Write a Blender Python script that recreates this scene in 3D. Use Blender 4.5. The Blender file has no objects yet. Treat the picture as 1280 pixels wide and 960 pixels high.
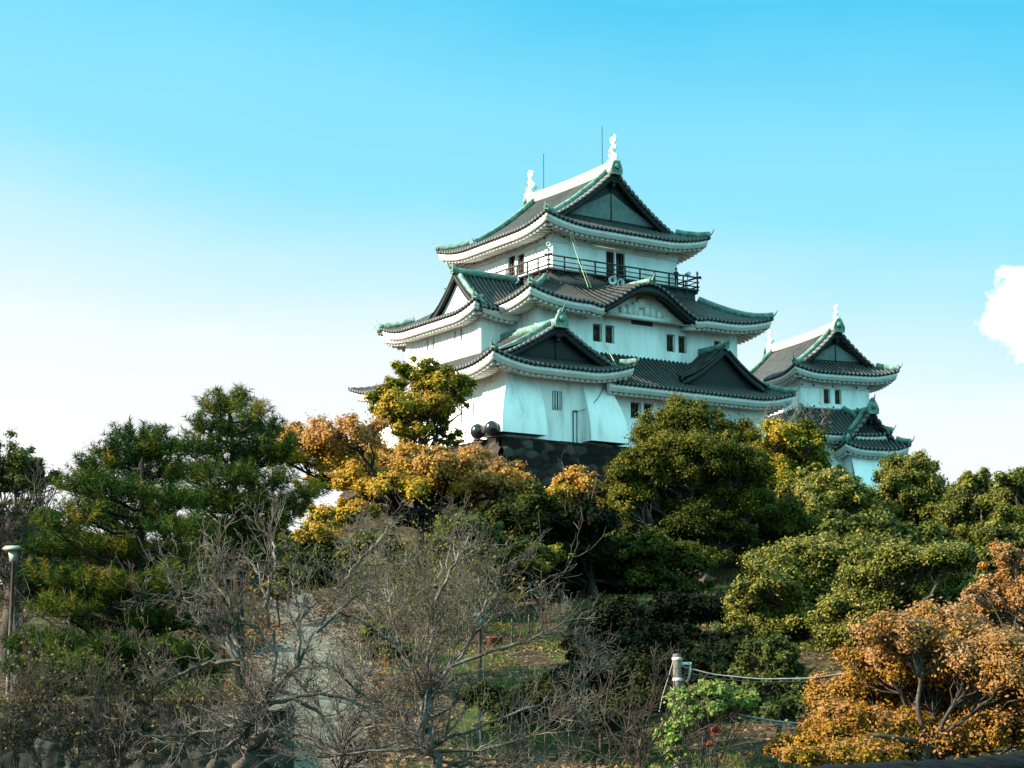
import bpy, math, random
import numpy as np
from mathutils import Vector
R = math.radians
S = bpy.context.scene
COL = S.collection

# ------------------------------------------------------------------ camera, sky, sun, exposure
FPX, TH = 2229.0, 0.165                      # focal length in pixels of a 1280 wide picture, pitch
cam = bpy.data.objects.new("camera", bpy.data.cameras.new("camera")); COL.objects.link(cam)
cam.data.sensor_width = 36.0; cam.data.sensor_fit = 'HORIZONTAL'
cam.data.lens = 36.0 * FPX / 1280.0
cam.data.clip_start = 0.2; cam.data.clip_end = 20000
cam.location = (0, 0, 0); cam.rotation_euler = (math.pi / 2 + TH, 0, 0)
S.camera = cam
SUN_EL = R(27.0)
SUN_H = np.array([-0.968, -0.250]); SUN_H /= np.linalg.norm(SUN_H)   # horizontal direction TO the sun
SUN_AZ = math.atan2(SUN_H[0], SUN_H[1])
W = bpy.data.worlds.new("World"); S.world = W; W.use_nodes = True

def build_sky():
    nt = W.node_tree; N = nt.nodes; L = nt.links; N.clear()
    out = N.new('ShaderNodeOutputWorld'); bg = N.new('ShaderNodeBackground')
    bg.inputs['Strength'].default_value = 0.05
    sky = N.new('ShaderNodeTexSky'); sky.sky_type = 'NISHITA'; sky.sun_disc = False
    sky.sun_elevation = SUN_EL; sky.sun_rotation = SUN_AZ
    tc = N.new('ShaderNodeTexCoord'); sep = N.new('ShaderNodeSeparateXYZ')
    L.new(tc.outputs['Generated'], sep.inputs[0])
    mx = N.new('ShaderNodeMath'); mx.operation = 'MULTIPLY_ADD'; mx.inputs[1].default_value = 0.125
    L.new(sep.outputs['X'], mx.inputs[0]); L.new(sep.outputs['Z'], mx.inputs[2])
    # slight unevenness of the haze bank
    nz = N.new('ShaderNodeTexNoise'); nz.inputs['Scale'].default_value = 3.5; nz.inputs['Detail'].default_value = 4
    mp = N.new('ShaderNodeMapping'); mp.inputs['Scale'].default_value = (1, 1, 3.0)
    L.new(tc.outputs['Generated'], mp.inputs[0]); L.new(mp.outputs[0], nz.inputs['Vector'])
    ma = N.new('ShaderNodeMath'); ma.operation = 'MULTIPLY_ADD'; ma.inputs[1].default_value = 0.07
    yb = N.new('ShaderNodeMath'); yb.operation = 'MULTIPLY_ADD'; yb.inputs[1].default_value = -0.35; yb.inputs[2].default_value = 0.15
    L.new(sep.outputs['Y'], yb.inputs[0]); yc = N.new('ShaderNodeMath'); yc.operation = 'MAXIMUM'; yc.inputs[1].default_value = 0.0
    L.new(yb.outputs[0], yc.inputs[0]); ys_ = N.new('ShaderNodeMath'); ys_.operation = 'ADD'
    L.new(mx.outputs[0], ys_.inputs[0]); L.new(yc.outputs[0], ys_.inputs[1])
    L.new(nz.outputs['Fac'], ma.inputs[0]); L.new(ys_.outputs[0], ma.inputs[2])
    rp = N.new('ShaderNodeValToRGB'); cr = rp.color_ramp; L.new(ma.outputs[0], rp.inputs[0])
    o = 0.045
    stops = [(0.10 + o, (1, 1, 1)), (0.165 + o, (0.90, 0.985, 1)), (0.205 + o, (0.62, 0.91, 1.0)), (0.255 + o, (0.30, 0.81, 1.0)),
             (0.30 + o, (0.245, 0.775, 1.0)), (0.37 + o, (0.085, 0.62, 0.93)), (0.50, (0.20, 0.95, 1.20)), (0.66, (0.62, 1.80, 2.0)), (1.0, (0.75, 1.82, 1.98))]
    while len(cr.elements) < len(stops): cr.elements.new(0.5)
    for e, (p, c) in zip(cr.elements, stops): e.position = p; e.color = (*[v * 0.5 for v in c], 1)
    mul = N.new('ShaderNodeVectorMath'); mul.operation = 'SCALE'; mul.inputs['Scale'].default_value = 12.4
    L.new(rp.outputs['Color'], mul.inputs[0])
    mix = N.new('ShaderNodeMix'); mix.data_type = 'RGBA'; mix.inputs['Factor'].default_value = 0.06
    L.new(mul.outputs[0], mix.inputs['A']); L.new(sky.outputs[0], mix.inputs['B'])
    # one small cumulus low on the right
    d = Vector(((1275 - 640) / FPX, 1.0, (480 - 392) / FPX))
    c, s = math.cos(TH), math.sin(TH)
    cd = Vector((d.x, d.y * c - d.z * s, d.y * s + d.z * c)).normalized()
    n2 = N.new('ShaderNodeTexNoise'); n2.inputs['Scale'].default_value = 60; n2.inputs['Detail'].default_value = 9; n2.inputs['Roughness'].default_value = 0.62
    L.new(tc.outputs['Generated'], n2.inputs['Vector'])
    sub = N.new('ShaderNodeVectorMath'); sub.operation = 'SUBTRACT'; sub.inputs[1].default_value = cd
    L.new(tc.outputs['Generated'], sub.inputs[0])
    sc = N.new('ShaderNodeVectorMath'); sc.operation = 'MULTIPLY'; sc.inputs[1].default_value = (1, 1, 0.85)
    L.new(sub.outputs[0], sc.inputs[0])
    ln = N.new('ShaderNodeVectorMath'); ln.operation = 'LENGTH'; L.new(sc.outputs[0], ln.inputs[0])
    m1 = N.new('ShaderNodeMath'); m1.operation = 'MULTIPLY_ADD'; m1.inputs[1].default_value = -0.055
    L.new(n2.outputs['Fac'], m1.inputs[0]); L.new(ln.outputs['Value'], m1.inputs[2])
    mr = N.new('ShaderNodeMapRange'); mr.interpolation_type = 'SMOOTHSTEP'
    mr.inputs['From Min'].default_value = -0.005; mr.inputs['From Max'].default_value = -0.017
    L.new(m1.outputs[0], mr.inputs['Value'])
    mix2 = N.new('ShaderNodeMix'); mix2.data_type = 'RGBA'
    L.new(mr.outputs[0], mix2.inputs['Factor']); L.new(mix.outputs['Result'], mix2.inputs['A'])
    mix2.inputs['B'].default_value = (11, 11, 11, 1)
    L.new(mix2.outputs['Result'], bg.inputs['Color']); L.new(bg.outputs[0], out.inputs[0])
build_sky()
sun = bpy.data.objects.new("sun", bpy.data.lights.new("sun", 'SUN')); COL.objects.link(sun)
sun.data.energy = 5.0; sun.data.angle = R(0.5); sun.data.color = (1.0, 0.90, 0.74)
sd = Vector((SUN_H[0] * math.cos(SUN_EL), SUN_H[1] * math.cos(SUN_EL), math.sin(SUN_EL)))
sun.rotation_euler = sd.to_track_quat('Z', 'Y').to_euler()
sun.location = sd * 300
S.view_settings.view_transform = 'Standard'; S.view_settings.look = 'None'
S.view_settings.exposure = 1.75; S.view_settings.gamma = 1.0
S.render.engine = 'CYCLES'
S.cycles.max_bounces = 5; S.cycles.diffuse_bounces = 2; S.cycles.glossy_bounces = 2
S.cycles.transmission_bounces = 2; S.cycles.caustics_reflective = False; S.cycles.caustics_refractive = False

# ------------------------------------------------------------------ helpers
def pix(px, py, Y):
    """point at world depth Y seen at photo pixel (px,py)"""
    x, z = (px - 640) / FPX, (480 - py) / FPX
    c, s = math.cos(TH), math.sin(TH)
    d = np.array([x, c - z * s, s + z * c])
    return d * (Y / d[1])
def sstep(a, b, x):
    t = np.clip((np.asarray(x, float) - a) / (b - a), 0, 1); return t * t * (3 - 2 * t)

class MB:
    def __init__(self): self.v = []; self.q = []; self.t = []; self.n = 0; self.attr = []; self.tri_attr = []
    def add(self, P, quads=None, tris=None):
        P = np.asarray(P, float).reshape(-1, 3); self.v.append(P)
        if quads is not None and len(quads): self.q.append(np.asarray(quads, int) + self.n)
        if tris is not None and len(tris): self.t.append(np.asarray(tris, int) + self.n)
        self.n += len(P)
    def grid(self, P, close_u=False):
        P = np.asarray(P, float); n, m = P.shape[:2]
        idx = np.arange(n * m).reshape(n, m)
        if close_u: idx = np.vstack([idx, idx[:1]])
        q = np.stack([idx[:-1, :-1], idx[1:, :-1], idx[1:, 1:], idx[:-1, 1:]], -1).reshape(-1, 4)
        self.add(P, q)
    def hexa(self, p):   # 8 points: bottom 0-3, top 4-7
        self.add(p, [(0, 3, 2, 1), (4, 5, 6, 7), (0, 1, 5, 4), (1, 2, 6, 5), (2, 3, 7, 6), (3, 0, 4, 7)])
    def box(self, x0, x1, y0, y1, z0, z1):
        self.hexa([(x0, y0, z0), (x1, y0, z0), (x1, y1, z0), (x0, y1, z0), (x0, y0, z1), (x1, y0, z1), (x1, y1, z1), (x0, y1, z1)])
    def sweep(self, pts, sec, cap=True, scale=None):
        """sec: closed list of (side, up) offsets, swept along pts"""
        pts = np.asarray(pts, float); t = np.gradient(pts, axis=0)
        t /= np.linalg.norm(t, axis=1)[:, None] + 1e-9
        side = np.cross(t, [0, 0, 1.0]); nn = np.linalg.norm(side, axis=1)[:, None]
        side = np.where(nn > 1e-4, side / np.maximum(nn, 1e-6), [1, 0, 0])
        up = np.cross(side, t)
        sec = np.asarray(sec, float); sc = np.ones(len(pts)) if scale is None else np.asarray(scale)
        P = pts[:, None] + side[:, None] * sec[None, :, :1] * sc[:, None, None] + up[:, None] * sec[None, :, 1:] * sc[:, None, None]
        self.ringgrid(P, cap)
    def ringgrid(self, P, cap=True):
        n, m = P.shape[:2]; idx = np.arange(n * m).reshape(n, m); nx = np.roll(idx, -1, 1)
        q = np.stack([idx[:-1], idx[1:], nx[1:], nx[:-1]], -1).reshape(-1, 4)
        self.add(P.reshape(-1, 3), q)
        if cap:
            for ring in (P[0], P[-1]):
                c = ring.mean(0); k = len(ring)
                self.add(np.vstack([ring, c]), None, [(i, (i + 1) % k, k) for i in range(k)])
    def lathe(self, prof, c=(0, 0, 0), axis=(0, 0, 1), n=16):
        a = Vector(axis).normalized(); e1 = a.orthogonal().normalized(); e2 = a.cross(e1)
        ang = np.linspace(0, 2 * math.pi, n, endpoint=False)
        P = [[np.array(c) + np.array(a) * h + r * (np.array(e1) * math.cos(w) + np.array(e2) * math.sin(w)) for w in ang] for r, h in prof]
        self.ringgrid(np.array(P))
    def tubes(self, P, Rr, sides=3, rng=None):
        """batch: P[n,k,3], Rr[n,k]"""
        P = np.asarray(P, float); Rr = np.asarray(Rr, float); n, k = P.shape[:2]
        t = np.gradient(P, axis=1); t /= np.linalg.norm(t, axis=2)[..., None] + 1e-9
        ref = np.zeros((n, 1, 3)); m = np.abs(t.mean(1)[:, 2]) > 0.8
        ref[:, 0, 2] = 1; ref[m, 0] = (1, 0.2, 0)
        a = np.cross(t, ref); a /= np.linalg.norm(a, axis=2)[..., None] + 1e-9
        b = np.cross(t, a)
        w = np.linspace(0, 2 * math.pi, sides, endpoint=False)
        V = P[:, :, None] + Rr[:, :, None, None] * (a[:, :, None] * np.cos(w)[None, None, :, None] + b[:, :, None] * np.sin(w)[None, None, :, None])
        idx = np.arange(n * k * sides).reshape(n, k, sides); nx = np.roll(idx, -1, 2)
        q = np.stack([idx[:, :-1], idx[:, 1:], nx[:, 1:], nx[:, :-1]], -1).reshape(-1, 4)
        self.add(V.reshape(-1, 3), q)
    def build(self, name, m, parent=None, smooth=False, tint=None, off=None):
        me = bpy.data.meshes.new(name)
        v = np.vstack(self.v) if self.v else np.zeros((0, 3))
        if off is not None: v = v - np.asarray(off, float)
        nq = sum(len(a) for a in self.q); ntr = sum(len(a) for a in self.t)
        li = []
        if nq: li.append(np.vstack(self.q).ravel())
        if ntr: li.append(np.vstack(self.t).ravel())
        li = np.concatenate(li).astype(np.int32)
        st = np.concatenate([np.arange(nq) * 4, nq * 4 + np.arange(ntr) * 3]).astype(np.int32)
        me.vertices.add(len(v)); me.vertices.foreach_set('co', v.astype(np.float32).ravel())
        me.loops.add(len(li)); me.loops.foreach_set('vertex_index', li)
        me.polygons.add(nq + ntr); me.polygons.foreach_set('loop_start', st)
        if smooth: me.polygons.foreach_set('use_smooth', np.ones(nq + ntr, bool))
        if tint is None and self.attr: tint = np.concatenate(self.attr + self.tri_attr)
        if tint is not None:
            at = me.attributes.new('tint', 'FLOAT', 'FACE'); at.data.foreach_set('value', np.asarray(tint, np.float32))
        me.update(calc_edges=True)
        me.materials.append(m)
        o = bpy.data.objects.new(name, me); COL.objects.link(o)
        if parent is not None: o.parent = parent
        return o

def empty(name, loc=(0, 0, 0), rz=0):
    o = bpy.data.objects.new(name, None); COL.objects.link(o); o.location = loc; o.rotation_euler = (0, 0, rz)
    o.empty_display_size = 0.5
    return o
def tag(o, label=None, cat=None, group=None, kind=None):
    for k, v in (('label', label), ('category', cat), ('group', group), ('kind', kind)):
        if v: o[k] = v
    return o

# ------------------------------------------------------------------ materials
DIM = dict(round_roof_tile=.62, grey_roof_tile=.6, tile_end=.75, green_copper=.78, dark_stained_wood=.6, grey_green_gable_board=.7, dark_railing_wood=.7, dark_window=.6, grey_brown_bark=.65, dark_bark=.6,
           grey_bare_twig=.74, brown_bare_twig=.7, weathered_post=.7, dark_log_rail=.35, brown_painted_pole=.6, frosted_lamp_panel=.8, pale_green_lamp_cap=.75, worn_grey_paving=.72, pale_cable=.75, black_enamel=.6, slate_louvre=.8, terracotta=.6)
def mat(name, cols, scale=2.0, rough=0.7, spec=0.3, bump=0.0, bscale=None, metallic=0.0, detail=5, stretch=(1, 1, 1)):
    k_ = DIM.get(name, 1.0); cols = [tuple(x * k_ for x in q) for q in cols]
    m = bpy.data.materials.new(name); m.use_nodes = True
    nt = m.node_tree; N = nt.nodes; L = nt.links; b = N['Principled BSDF']
    b.inputs['Roughness'].default_value = rough; b.inputs['Specular IOR Level'].default_value = spec
    b.inputs['Metallic'].default_value = metallic
    if len(cols) == 1: b.inputs['Base Color'].default_value = (*cols[0], 1)
    tc = N.new('ShaderNodeTexCoord'); mp = N.new('ShaderNodeMapping'); mp.inputs['Scale'].default_value = stretch
    L.new(tc.outputs['Object'], mp.inputs[0])
    if len(cols) > 1:
        nz = N.new('ShaderNodeTexNoise'); nz.inputs['Scale'].default_value = scale; nz.inputs['Detail'].default_value = detail
        nz.inputs['Roughness'].default_value = 0.65
        L.new(mp.outputs[0], nz.inputs['Vector'])
        rp = N.new('ShaderNodeValToRGB'); cr = rp.color_ramp
        while len(cr.elements) < len(cols): cr.elements.new(0.5)
        for i, (e, c) in enumerate(zip(cr.elements, cols)):
            e.position = 0.3 + 0.4 * i / (len(cols) - 1); e.color = (*c, 1)
        L.new(nz.outputs['Fac'], rp.inputs[0]); L.new(rp.outputs[0], b.inputs['Base Color'])
    if bump:
        n2 = N.new('ShaderNodeTexNoise'); n2.inputs['Scale'].default_value = bscale or scale * 4; n2.inputs['Detail'].default_value = 6
        L.new(mp.outputs[0], n2.inputs['Vector'])
        bp = N.new('ShaderNodeBump'); bp.inputs['Strength'].default_value = bump; bp.inputs['Distance'].default_value = 0.05
        L.new(n2.outputs['Fac'], bp.inputs['Height']); L.new(bp.outputs[0], b.inputs['Normal'])
    return m
def leafmat(name, stops, trans=0.25, rough=0.6, spec=0.05):
    m = bpy.data.materials.new(name); m.use_nodes = True
    nt = m.node_tree; N = nt.nodes; L = nt.links; b = N['Principled BSDF']; out = N['Material Output']
    k_ = .42 if 'stone' in name else .72; stops = [(p, tuple(x * k_ for x in q)) for p, q in stops]
    at = N.new('ShaderNodeAttribute'); at.attribute_name = 'tint'
    rp = N.new('ShaderNodeValToRGB'); cr = rp.color_ramp
    while len(cr.elements) < len(stops): cr.elements.new(0.5)
    for e, (p, c) in zip(cr.elements, stops): e.position = p; e.color = (*c, 1)
    L.new(at.outputs['Fac'], rp.inputs[0]); L.new(rp.outputs[0], b.inputs['Base Color'])
    b.inputs['Roughness'].default_value = rough; b.inputs['Specular IOR Level'].default_value = spec
    tr = N.new('ShaderNodeBsdfTranslucent'); L.new(rp.outputs[0], tr.inputs['Color'])
    mx = N.new('ShaderNodeMixShader'); mx.inputs[0].default_value = trans
    L.new(b.outputs[0], mx.inputs[1]); L.new(tr.outputs[0], mx.inputs[2]); L.new(mx.outputs[0], out.inputs[0])
    return m
M = dict(
    plaster=mat('white_plaster', [(0.52, 0.49, 0.44), (0.75, 0.73, 0.69), (0.83, 0.82, 0.79), (0.86, 0.85, 0.83)], 1.1, 0.85, 0.2, 0.15, 3.0, detail=8, stretch=(1, 1, 0.16)),
    trim=mat('white_trim', [(0.62, 0.60, 0.56), (0.80, 0.79, 0.77)], 0.8, 0.8, 0.2),
    tile=mat('grey_roof_tile', [(0.010, 0.010, 0.011), (0.026, 0.025, 0.025), (0.07, 0.068, 0.066)], 1.3, 0.5, 0.12, 0.2, 8),
    tilerib=None, tile_cap=mat('tile_end', [(0.08, 0.076, 0.072), (0.26, 0.25, 0.235)], 3, 0.6, 0.2),  # verge tile ends kept pale, their sunlit look put into the colour
    copper=mat('green_copper', [(0.035, 0.085, 0.065), (0.12, 0.22, 0.175), (0.30, 0.42, 0.34)], 2.2, 0.55, 0.4),
    ridge=mat('pale_green_ridge', [(0.34, 0.45, 0.38), (0.55, 0.62, 0.55), (0.70, 0.74, 0.68)], 1.5, 0.6, 0.3),
    orn=mat('pale_bronze_ornament', [(0.45, 0.58, 0.50), (0.72, 0.78, 0.70)], 4, 0.5, 0.4),
    dark=mat('dark_stained_wood', [(0.006, 0.008, 0.008), (0.016, 0.019, 0.018)], 2, 0.6, 0.3),
    gable=mat('grey_green_gable_board', [(0.11, 0.15, 0.14), (0.19, 0.24, 0.23)], 1.5, 0.7, 0.2),
    gablew=mat('pale_gable_plaster', [(0.55, 0.54, 0.50), (0.72, 0.70, 0.66)], 1.5, 0.8, 0.2),
    glass=mat('dark_window', [(0.010, 0.009, 0.010), (0.03, 0.025, 0.022)], 3, 0.25, 0.5),
    brown=mat('brown_window_wood', [(0.05, 0.03, 0.02), (0.11, 0.07, 0.045)], 4, 0.6, 0.3),
    rail=mat('dark_railing_wood', [(0.02, 0.022, 0.022), (0.05, 0.05, 0.048)], 4, 0.6, 0.3),
    vent=mat('slate_louvre', [(0.08, 0.10, 0.13), (0.11, 0.13, 0.16)], 4, 0.5, 0.3),
    metal=mat('pale_grey_metal', [(0.42, 0.44, 0.45), (0.60, 0.61, 0.62)], 6, 0.4, 0.5),
    black=mat('black_enamel', [(0.012, 0.010, 0.012), (0.025, 0.022, 0.024)], 6, 0.25, 0.5),
    rope=mat('yellow_green_rope', [(0.30, 0.36, 0.20), (0.42, 0.47, 0.28)], 6, 0.8, 0.2),
    cable=mat('pale_cable', [(0.22, 0.22, 0.21), (0.38, 0.38, 0.36)], 5, 0.6, 0.3),
    bark=mat('grey_brown_bark', [(0.035, 0.028, 0.022), (0.08, 0.065, 0.052), (0.14, 0.12, 0.10)], 5, 0.85, 0.15, 0.6, 14, stretch=(1, 1, 0.3)),
    bark_dark=mat('dark_bark', [(0.018, 0.014, 0.011), (0.05, 0.04, 0.03)], 5, 0.9, 0.1, 0.6, 14, stretch=(1, 1, 0.3)),
    twig=mat('grey_bare_twig', [(0.030, 0.022, 0.017), (0.10, 0.078, 0.062), (0.30, 0.25, 0.205)], 2.6, 0.8, 0.15),
    twig_dark=mat('brown_bare_twig', [(0.035, 0.025, 0.019), (0.11, 0.085, 0.068)], 1.2, 0.85, 0.1),
    wood=mat('weathered_post', [(0.10, 0.08, 0.065), (0.20, 0.17, 0.15)], 6, 0.85, 0.15, 0.4, 20, stretch=(1, 1, 0.15)),
    log=mat('dark_log_rail', [(0.006, 0.003, 0.003), (0.014, 0.008, 0.007), (0.03, 0.018, 0.016)], 5, 0.8, 0.1, 0.8, 22, stretch=(0.25, 1, 1)),
    pole=mat('brown_painted_pole', [(0.06, 0.035, 0.03), (0.10, 0.06, 0.05)], 5, 0.5, 0.4),
    lampglass=mat('frosted_lamp_panel', [(0.30, 0.31, 0.28), (0.42, 0.43, 0.39)], 5, 0.4, 0.4),
    lampcap=mat('pale_green_lamp_cap', [(0.20, 0.24, 0.17), (0.30, 0.34, 0.26)], 5, 0.6, 0.3),
    path=mat('worn_grey_paving', [(0.07, 0.058, 0.044), (0.155, 0.138, 0.112), (0.24, 0.215, 0.18)], 1.1, 0.9, 0.1, 0.3, 8, detail=9),
    cloth=mat('dark_navy_clothes', [(0.010, 0.011, 0.016), (0.025, 0.026, 0.034)], 6, 0.85, 0.1),
    skin=mat('skin', [(0.48, 0.30, 0.22)], 3, 0.6, 0.3),
    hair=mat('black_hair', [(0.008, 0.007, 0.007)], 3, 0.5, 0.3),
    terracotta=mat('terracotta', [(0.20, 0.07, 0.045), (0.30, 0.11, 0.07)], 6, 0.8, 0.2),
    bluegrey=mat('pale_blue_metal', [(0.25, 0.40, 0.48), (0.36, 0.50, 0.58)], 5, 0.4, 0.4),
    hill=mat('far_wooded_hills', [(0.03, 0.05, 0.045), (0.06, 0.085, 0.07)], 0.02, 0.9, 0.05),
)
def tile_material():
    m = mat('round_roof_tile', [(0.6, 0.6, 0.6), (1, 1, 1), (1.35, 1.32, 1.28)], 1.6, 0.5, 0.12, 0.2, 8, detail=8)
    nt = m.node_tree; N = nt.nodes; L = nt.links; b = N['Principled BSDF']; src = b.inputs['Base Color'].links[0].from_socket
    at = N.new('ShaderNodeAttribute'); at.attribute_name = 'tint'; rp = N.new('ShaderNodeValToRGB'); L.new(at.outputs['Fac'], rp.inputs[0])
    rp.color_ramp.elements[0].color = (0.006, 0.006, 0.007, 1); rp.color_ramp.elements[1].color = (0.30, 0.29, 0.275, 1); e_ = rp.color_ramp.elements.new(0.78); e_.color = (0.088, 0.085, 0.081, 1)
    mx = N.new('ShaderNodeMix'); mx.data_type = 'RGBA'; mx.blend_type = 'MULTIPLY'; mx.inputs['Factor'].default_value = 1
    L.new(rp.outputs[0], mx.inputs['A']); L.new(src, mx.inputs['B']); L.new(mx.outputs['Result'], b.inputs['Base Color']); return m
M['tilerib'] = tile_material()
LM = dict(
    camphor=leafmat('olive_green_leaves', [(0.0, (0.014, 0.024, 0.008)), (0.35, (0.046, 0.053, 0.008)), (0.65, (0.125, 0.118, 0.015)), (1.0, (0.25, 0.18, 0.025))]),
    ever=leafmat('evergreen_leaves', [(0.0, (0.012, 0.026, 0.012)), (0.35, (0.045, 0.056, 0.008)), (0.65, (0.16, 0.155, 0.020)), (1.0, (0.34, 0.26, 0.065))], 0.2, 0.5, 0.10),
    maple=leafmat('turning_maple_leaves', [(0.0, (0.045, 0.075, 0.012)), (0.22, (0.20, 0.20, 0.02)), (0.45, (0.58, 0.36, 0.04)), (0.7, (0.55, 0.27, 0.06)), (1.0, (0.48, 0.23, 0.11))], 0.32),
    oak=leafmat('russet_oak_leaves', [(0.0, (0.10, 0.09, 0.015)), (0.25, (0.38, 0.22, 0.015)), (0.5, (0.40, 0.17, 0.03)), (0.75, (0.36, 0.17, 0.060)), (1.0, (0.44, 0.25, 0.12))], 0.3),
    pine=leafmat('pine_needles', [(0.0, (0.010, 0.030, 0.010)), (0.4, (0.026, 0.060, 0.007)), (0.7, (0.125, 0.14, 0.014)), (1.0, (0.30, 0.15, 0.025))], 0.15),
    dark=leafmat('shade_dark_leaves', [(0.0, (0.003, 0.005, 0.002)), (0.5, (0.010, 0.014, 0.003)), (1.0, (0.045, 0.045, 0.009))], 0.05, 0.7, 0.05),  # near-black greens: shade painted into the leaf colour
    vine=leafmat('bright_vine_leaves', [(0.0, (0.04, 0.09, 0.015)), (0.4, (0.13, 0.22, 0.04)), (0.7, (0.30, 0.36, 0.10)), (0.9, (0.38, 0.05, 0.035)), (1.0, (0.50, 0.08, 0.05))], 0.3),
    under=leafmat('scrub_leaves', [(0.0, (0.025, 0.04, 0.01)), (0.4, (0.085, 0.10, 0.025)), (0.7, (0.20, 0.17, 0.05)), (1.0, (0.24, 0.12, 0.05))], 0.25),
    grass=leafmat('grass_blades', [(0.0, (0.04, 0.085, 0.012)), (0.5, (0.10, 0.17, 0.025)), (1.0, (0.26, 0.22, 0.07))], 0.3),
    litter=leafmat('fallen_leaves', [(0.0, (0.12, 0.06, 0.03)), (0.5, (0.24, 0.12, 0.055)), (1.0, (0.36, 0.24, 0.13))], 0.1),
)

# ------------------------------------------------------------------ ground
rngT = np.random.default_rng(5)
_wx = rngT.uniform(-1, 1, (14, 2)) * np.array([0.55, 0.55]); _wp = rngT.uniform(0, 6.28, 14)
def bumps(X, Y):
    z = np.zeros(np.broadcast(X, Y).shape)
    for (a, b), p in zip(_wx, _wp): z = z + np.sin(a * X + b * Y + p) * 0.12
    return z
def terr(X, Y):
    X = np.asarray(X, float); Y = np.asarray(Y, float)
    z = np.interp(Y, [-40, 6, 15, 30, 45, 56, 95, 118, 134, 185, 215, 400], [-1.7, -1.7, -6.5, -6.3, -3.2, -1.5, 3.6, 8.2, 14.0, 14.5, -4, -12])
    far = np.interp(Y, [-40, 6, 15, 30, 56, 95, 125, 160, 400], [-1.7, -1.7, -6.5, -6.3, -1.8, 2.8, 6.5, 5.0, -12])
    k = sstep(-10, -24, X) * sstep(70, 110, Y)
    z = z * (1 - k) + far * k
    kr = sstep(75, 100, X) * sstep(70, 110, Y)
    z = z * (1 - kr) + far * kr
    z = z + bumps(X, Y) * sstep(10, 30, Y)
    # terrace behind the small rough stone wall on the left
    kt = sstep(0.0, -0.9, X + 0.150 * np.maximum(Y - 1.5, 0)) * sstep(38.3, 38.9, Y) * sstep(66, 50, Y)
    z = np.maximum(z, z * (1 - kt) + (-0.55 + 0.10 * bumps(X * 2, Y * 2)) * kt)
    return z
def sheet(name, xs, ys, m, kind, dz=0):
    X, Y = np.meshgrid(xs, ys, indexing='ij'); Z = terr(X, Y) + dz
    mb = MB(); mb.grid(np.stack([X, Y, Z], -1)); o = mb.build(name, m, smooth=True); tag(o, kind=kind); return o
def ground_material():
    m = bpy.data.materials.new('hillside_soil'); m.use_nodes = True
    nt = m.node_tree; N = nt.nodes; L = nt.links; b = N['Principled BSDF']; b.inputs['Roughness'].default_value = 0.95
    b.inputs['Specular IOR Level'].default_value = 0.1
    tc = N.new('ShaderNodeTexCoord')
    def noise(s, d=6):
        n = N.new('ShaderNodeTexNoise'); n.inputs['Scale'].default_value = s; n.inputs['Detail'].default_value = d
        L.new(tc.outputs['Object'], n.inputs['Vector']); return n
    a = noise(0.35); c = noise(2.2, 8); r1 = N.new('ShaderNodeValToRGB'); r2 = N.new('ShaderNodeValToRGB')
    r1.color_ramp.elements[0].position = 0.35; r1.color_ramp.elements[0].color = (0.016, 0.010, 0.006, 1)
    r1.color_ramp.elements[1].position = 0.7; r1.color_ramp.elements[1].color = (0.088, 0.052, 0.026, 1)
    r2.color_ramp.elements[0].position = 0.35; r2.color_ramp.elements[0].color = (0.013, 0.022, 0.005, 1)
    r2.color_ramp.elements[1].position = 0.7; r2.color_ramp.elements[1].color = (0.06, 0.074, 0.014, 1)
    L.new(c.outputs['Fac'], r1.inputs[0]); L.new(c.outputs['Fac'], r2.inputs[0])
    mr = N.new('ShaderNodeMapRange'); mr.inputs['From Min'].default_value = 0.52; mr.inputs['From Max'].default_value = 0.62
    L.new(a.outputs['Fac'], mr.inputs['Value'])
    mx = N.new('ShaderNodeMix'); mx.data_type = 'RGBA'; L.new(mr.outputs[0], mx.inputs['Factor'])
    L.new(r1.outputs[0], mx.inputs['A']); L.new(r2.outputs[0], mx.inputs['B']); L.new(mx.outputs['Result'], b.inputs['Base Color'])
    bp = N.new('ShaderNodeBump'); bp.inputs['Strength'].default_value = 0.6; bp.inputs['Distance'].default_value = 0.15
    L.new(c.outputs['Fac'], bp.inputs['Height']); L.new(bp.outputs[0], b.inputs['Normal'])
    return m
GM = ground_material()
xs = np.concatenate([[-6000, -2500, -1000, -400, -150], np.linspace(-80, 110, 191), [200, 450, 1000, 2500, 6000]])
ys = np.concatenate([[-300, -60], np.linspace(-20, 34, 40), np.linspace(35, 64, 88), np.linspace(65, 190, 120), np.linspace(200, 400, 15), [800, 2000, 5000, 9000]])
sheet('ground', xs, ys, GM, 'structure')
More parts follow.
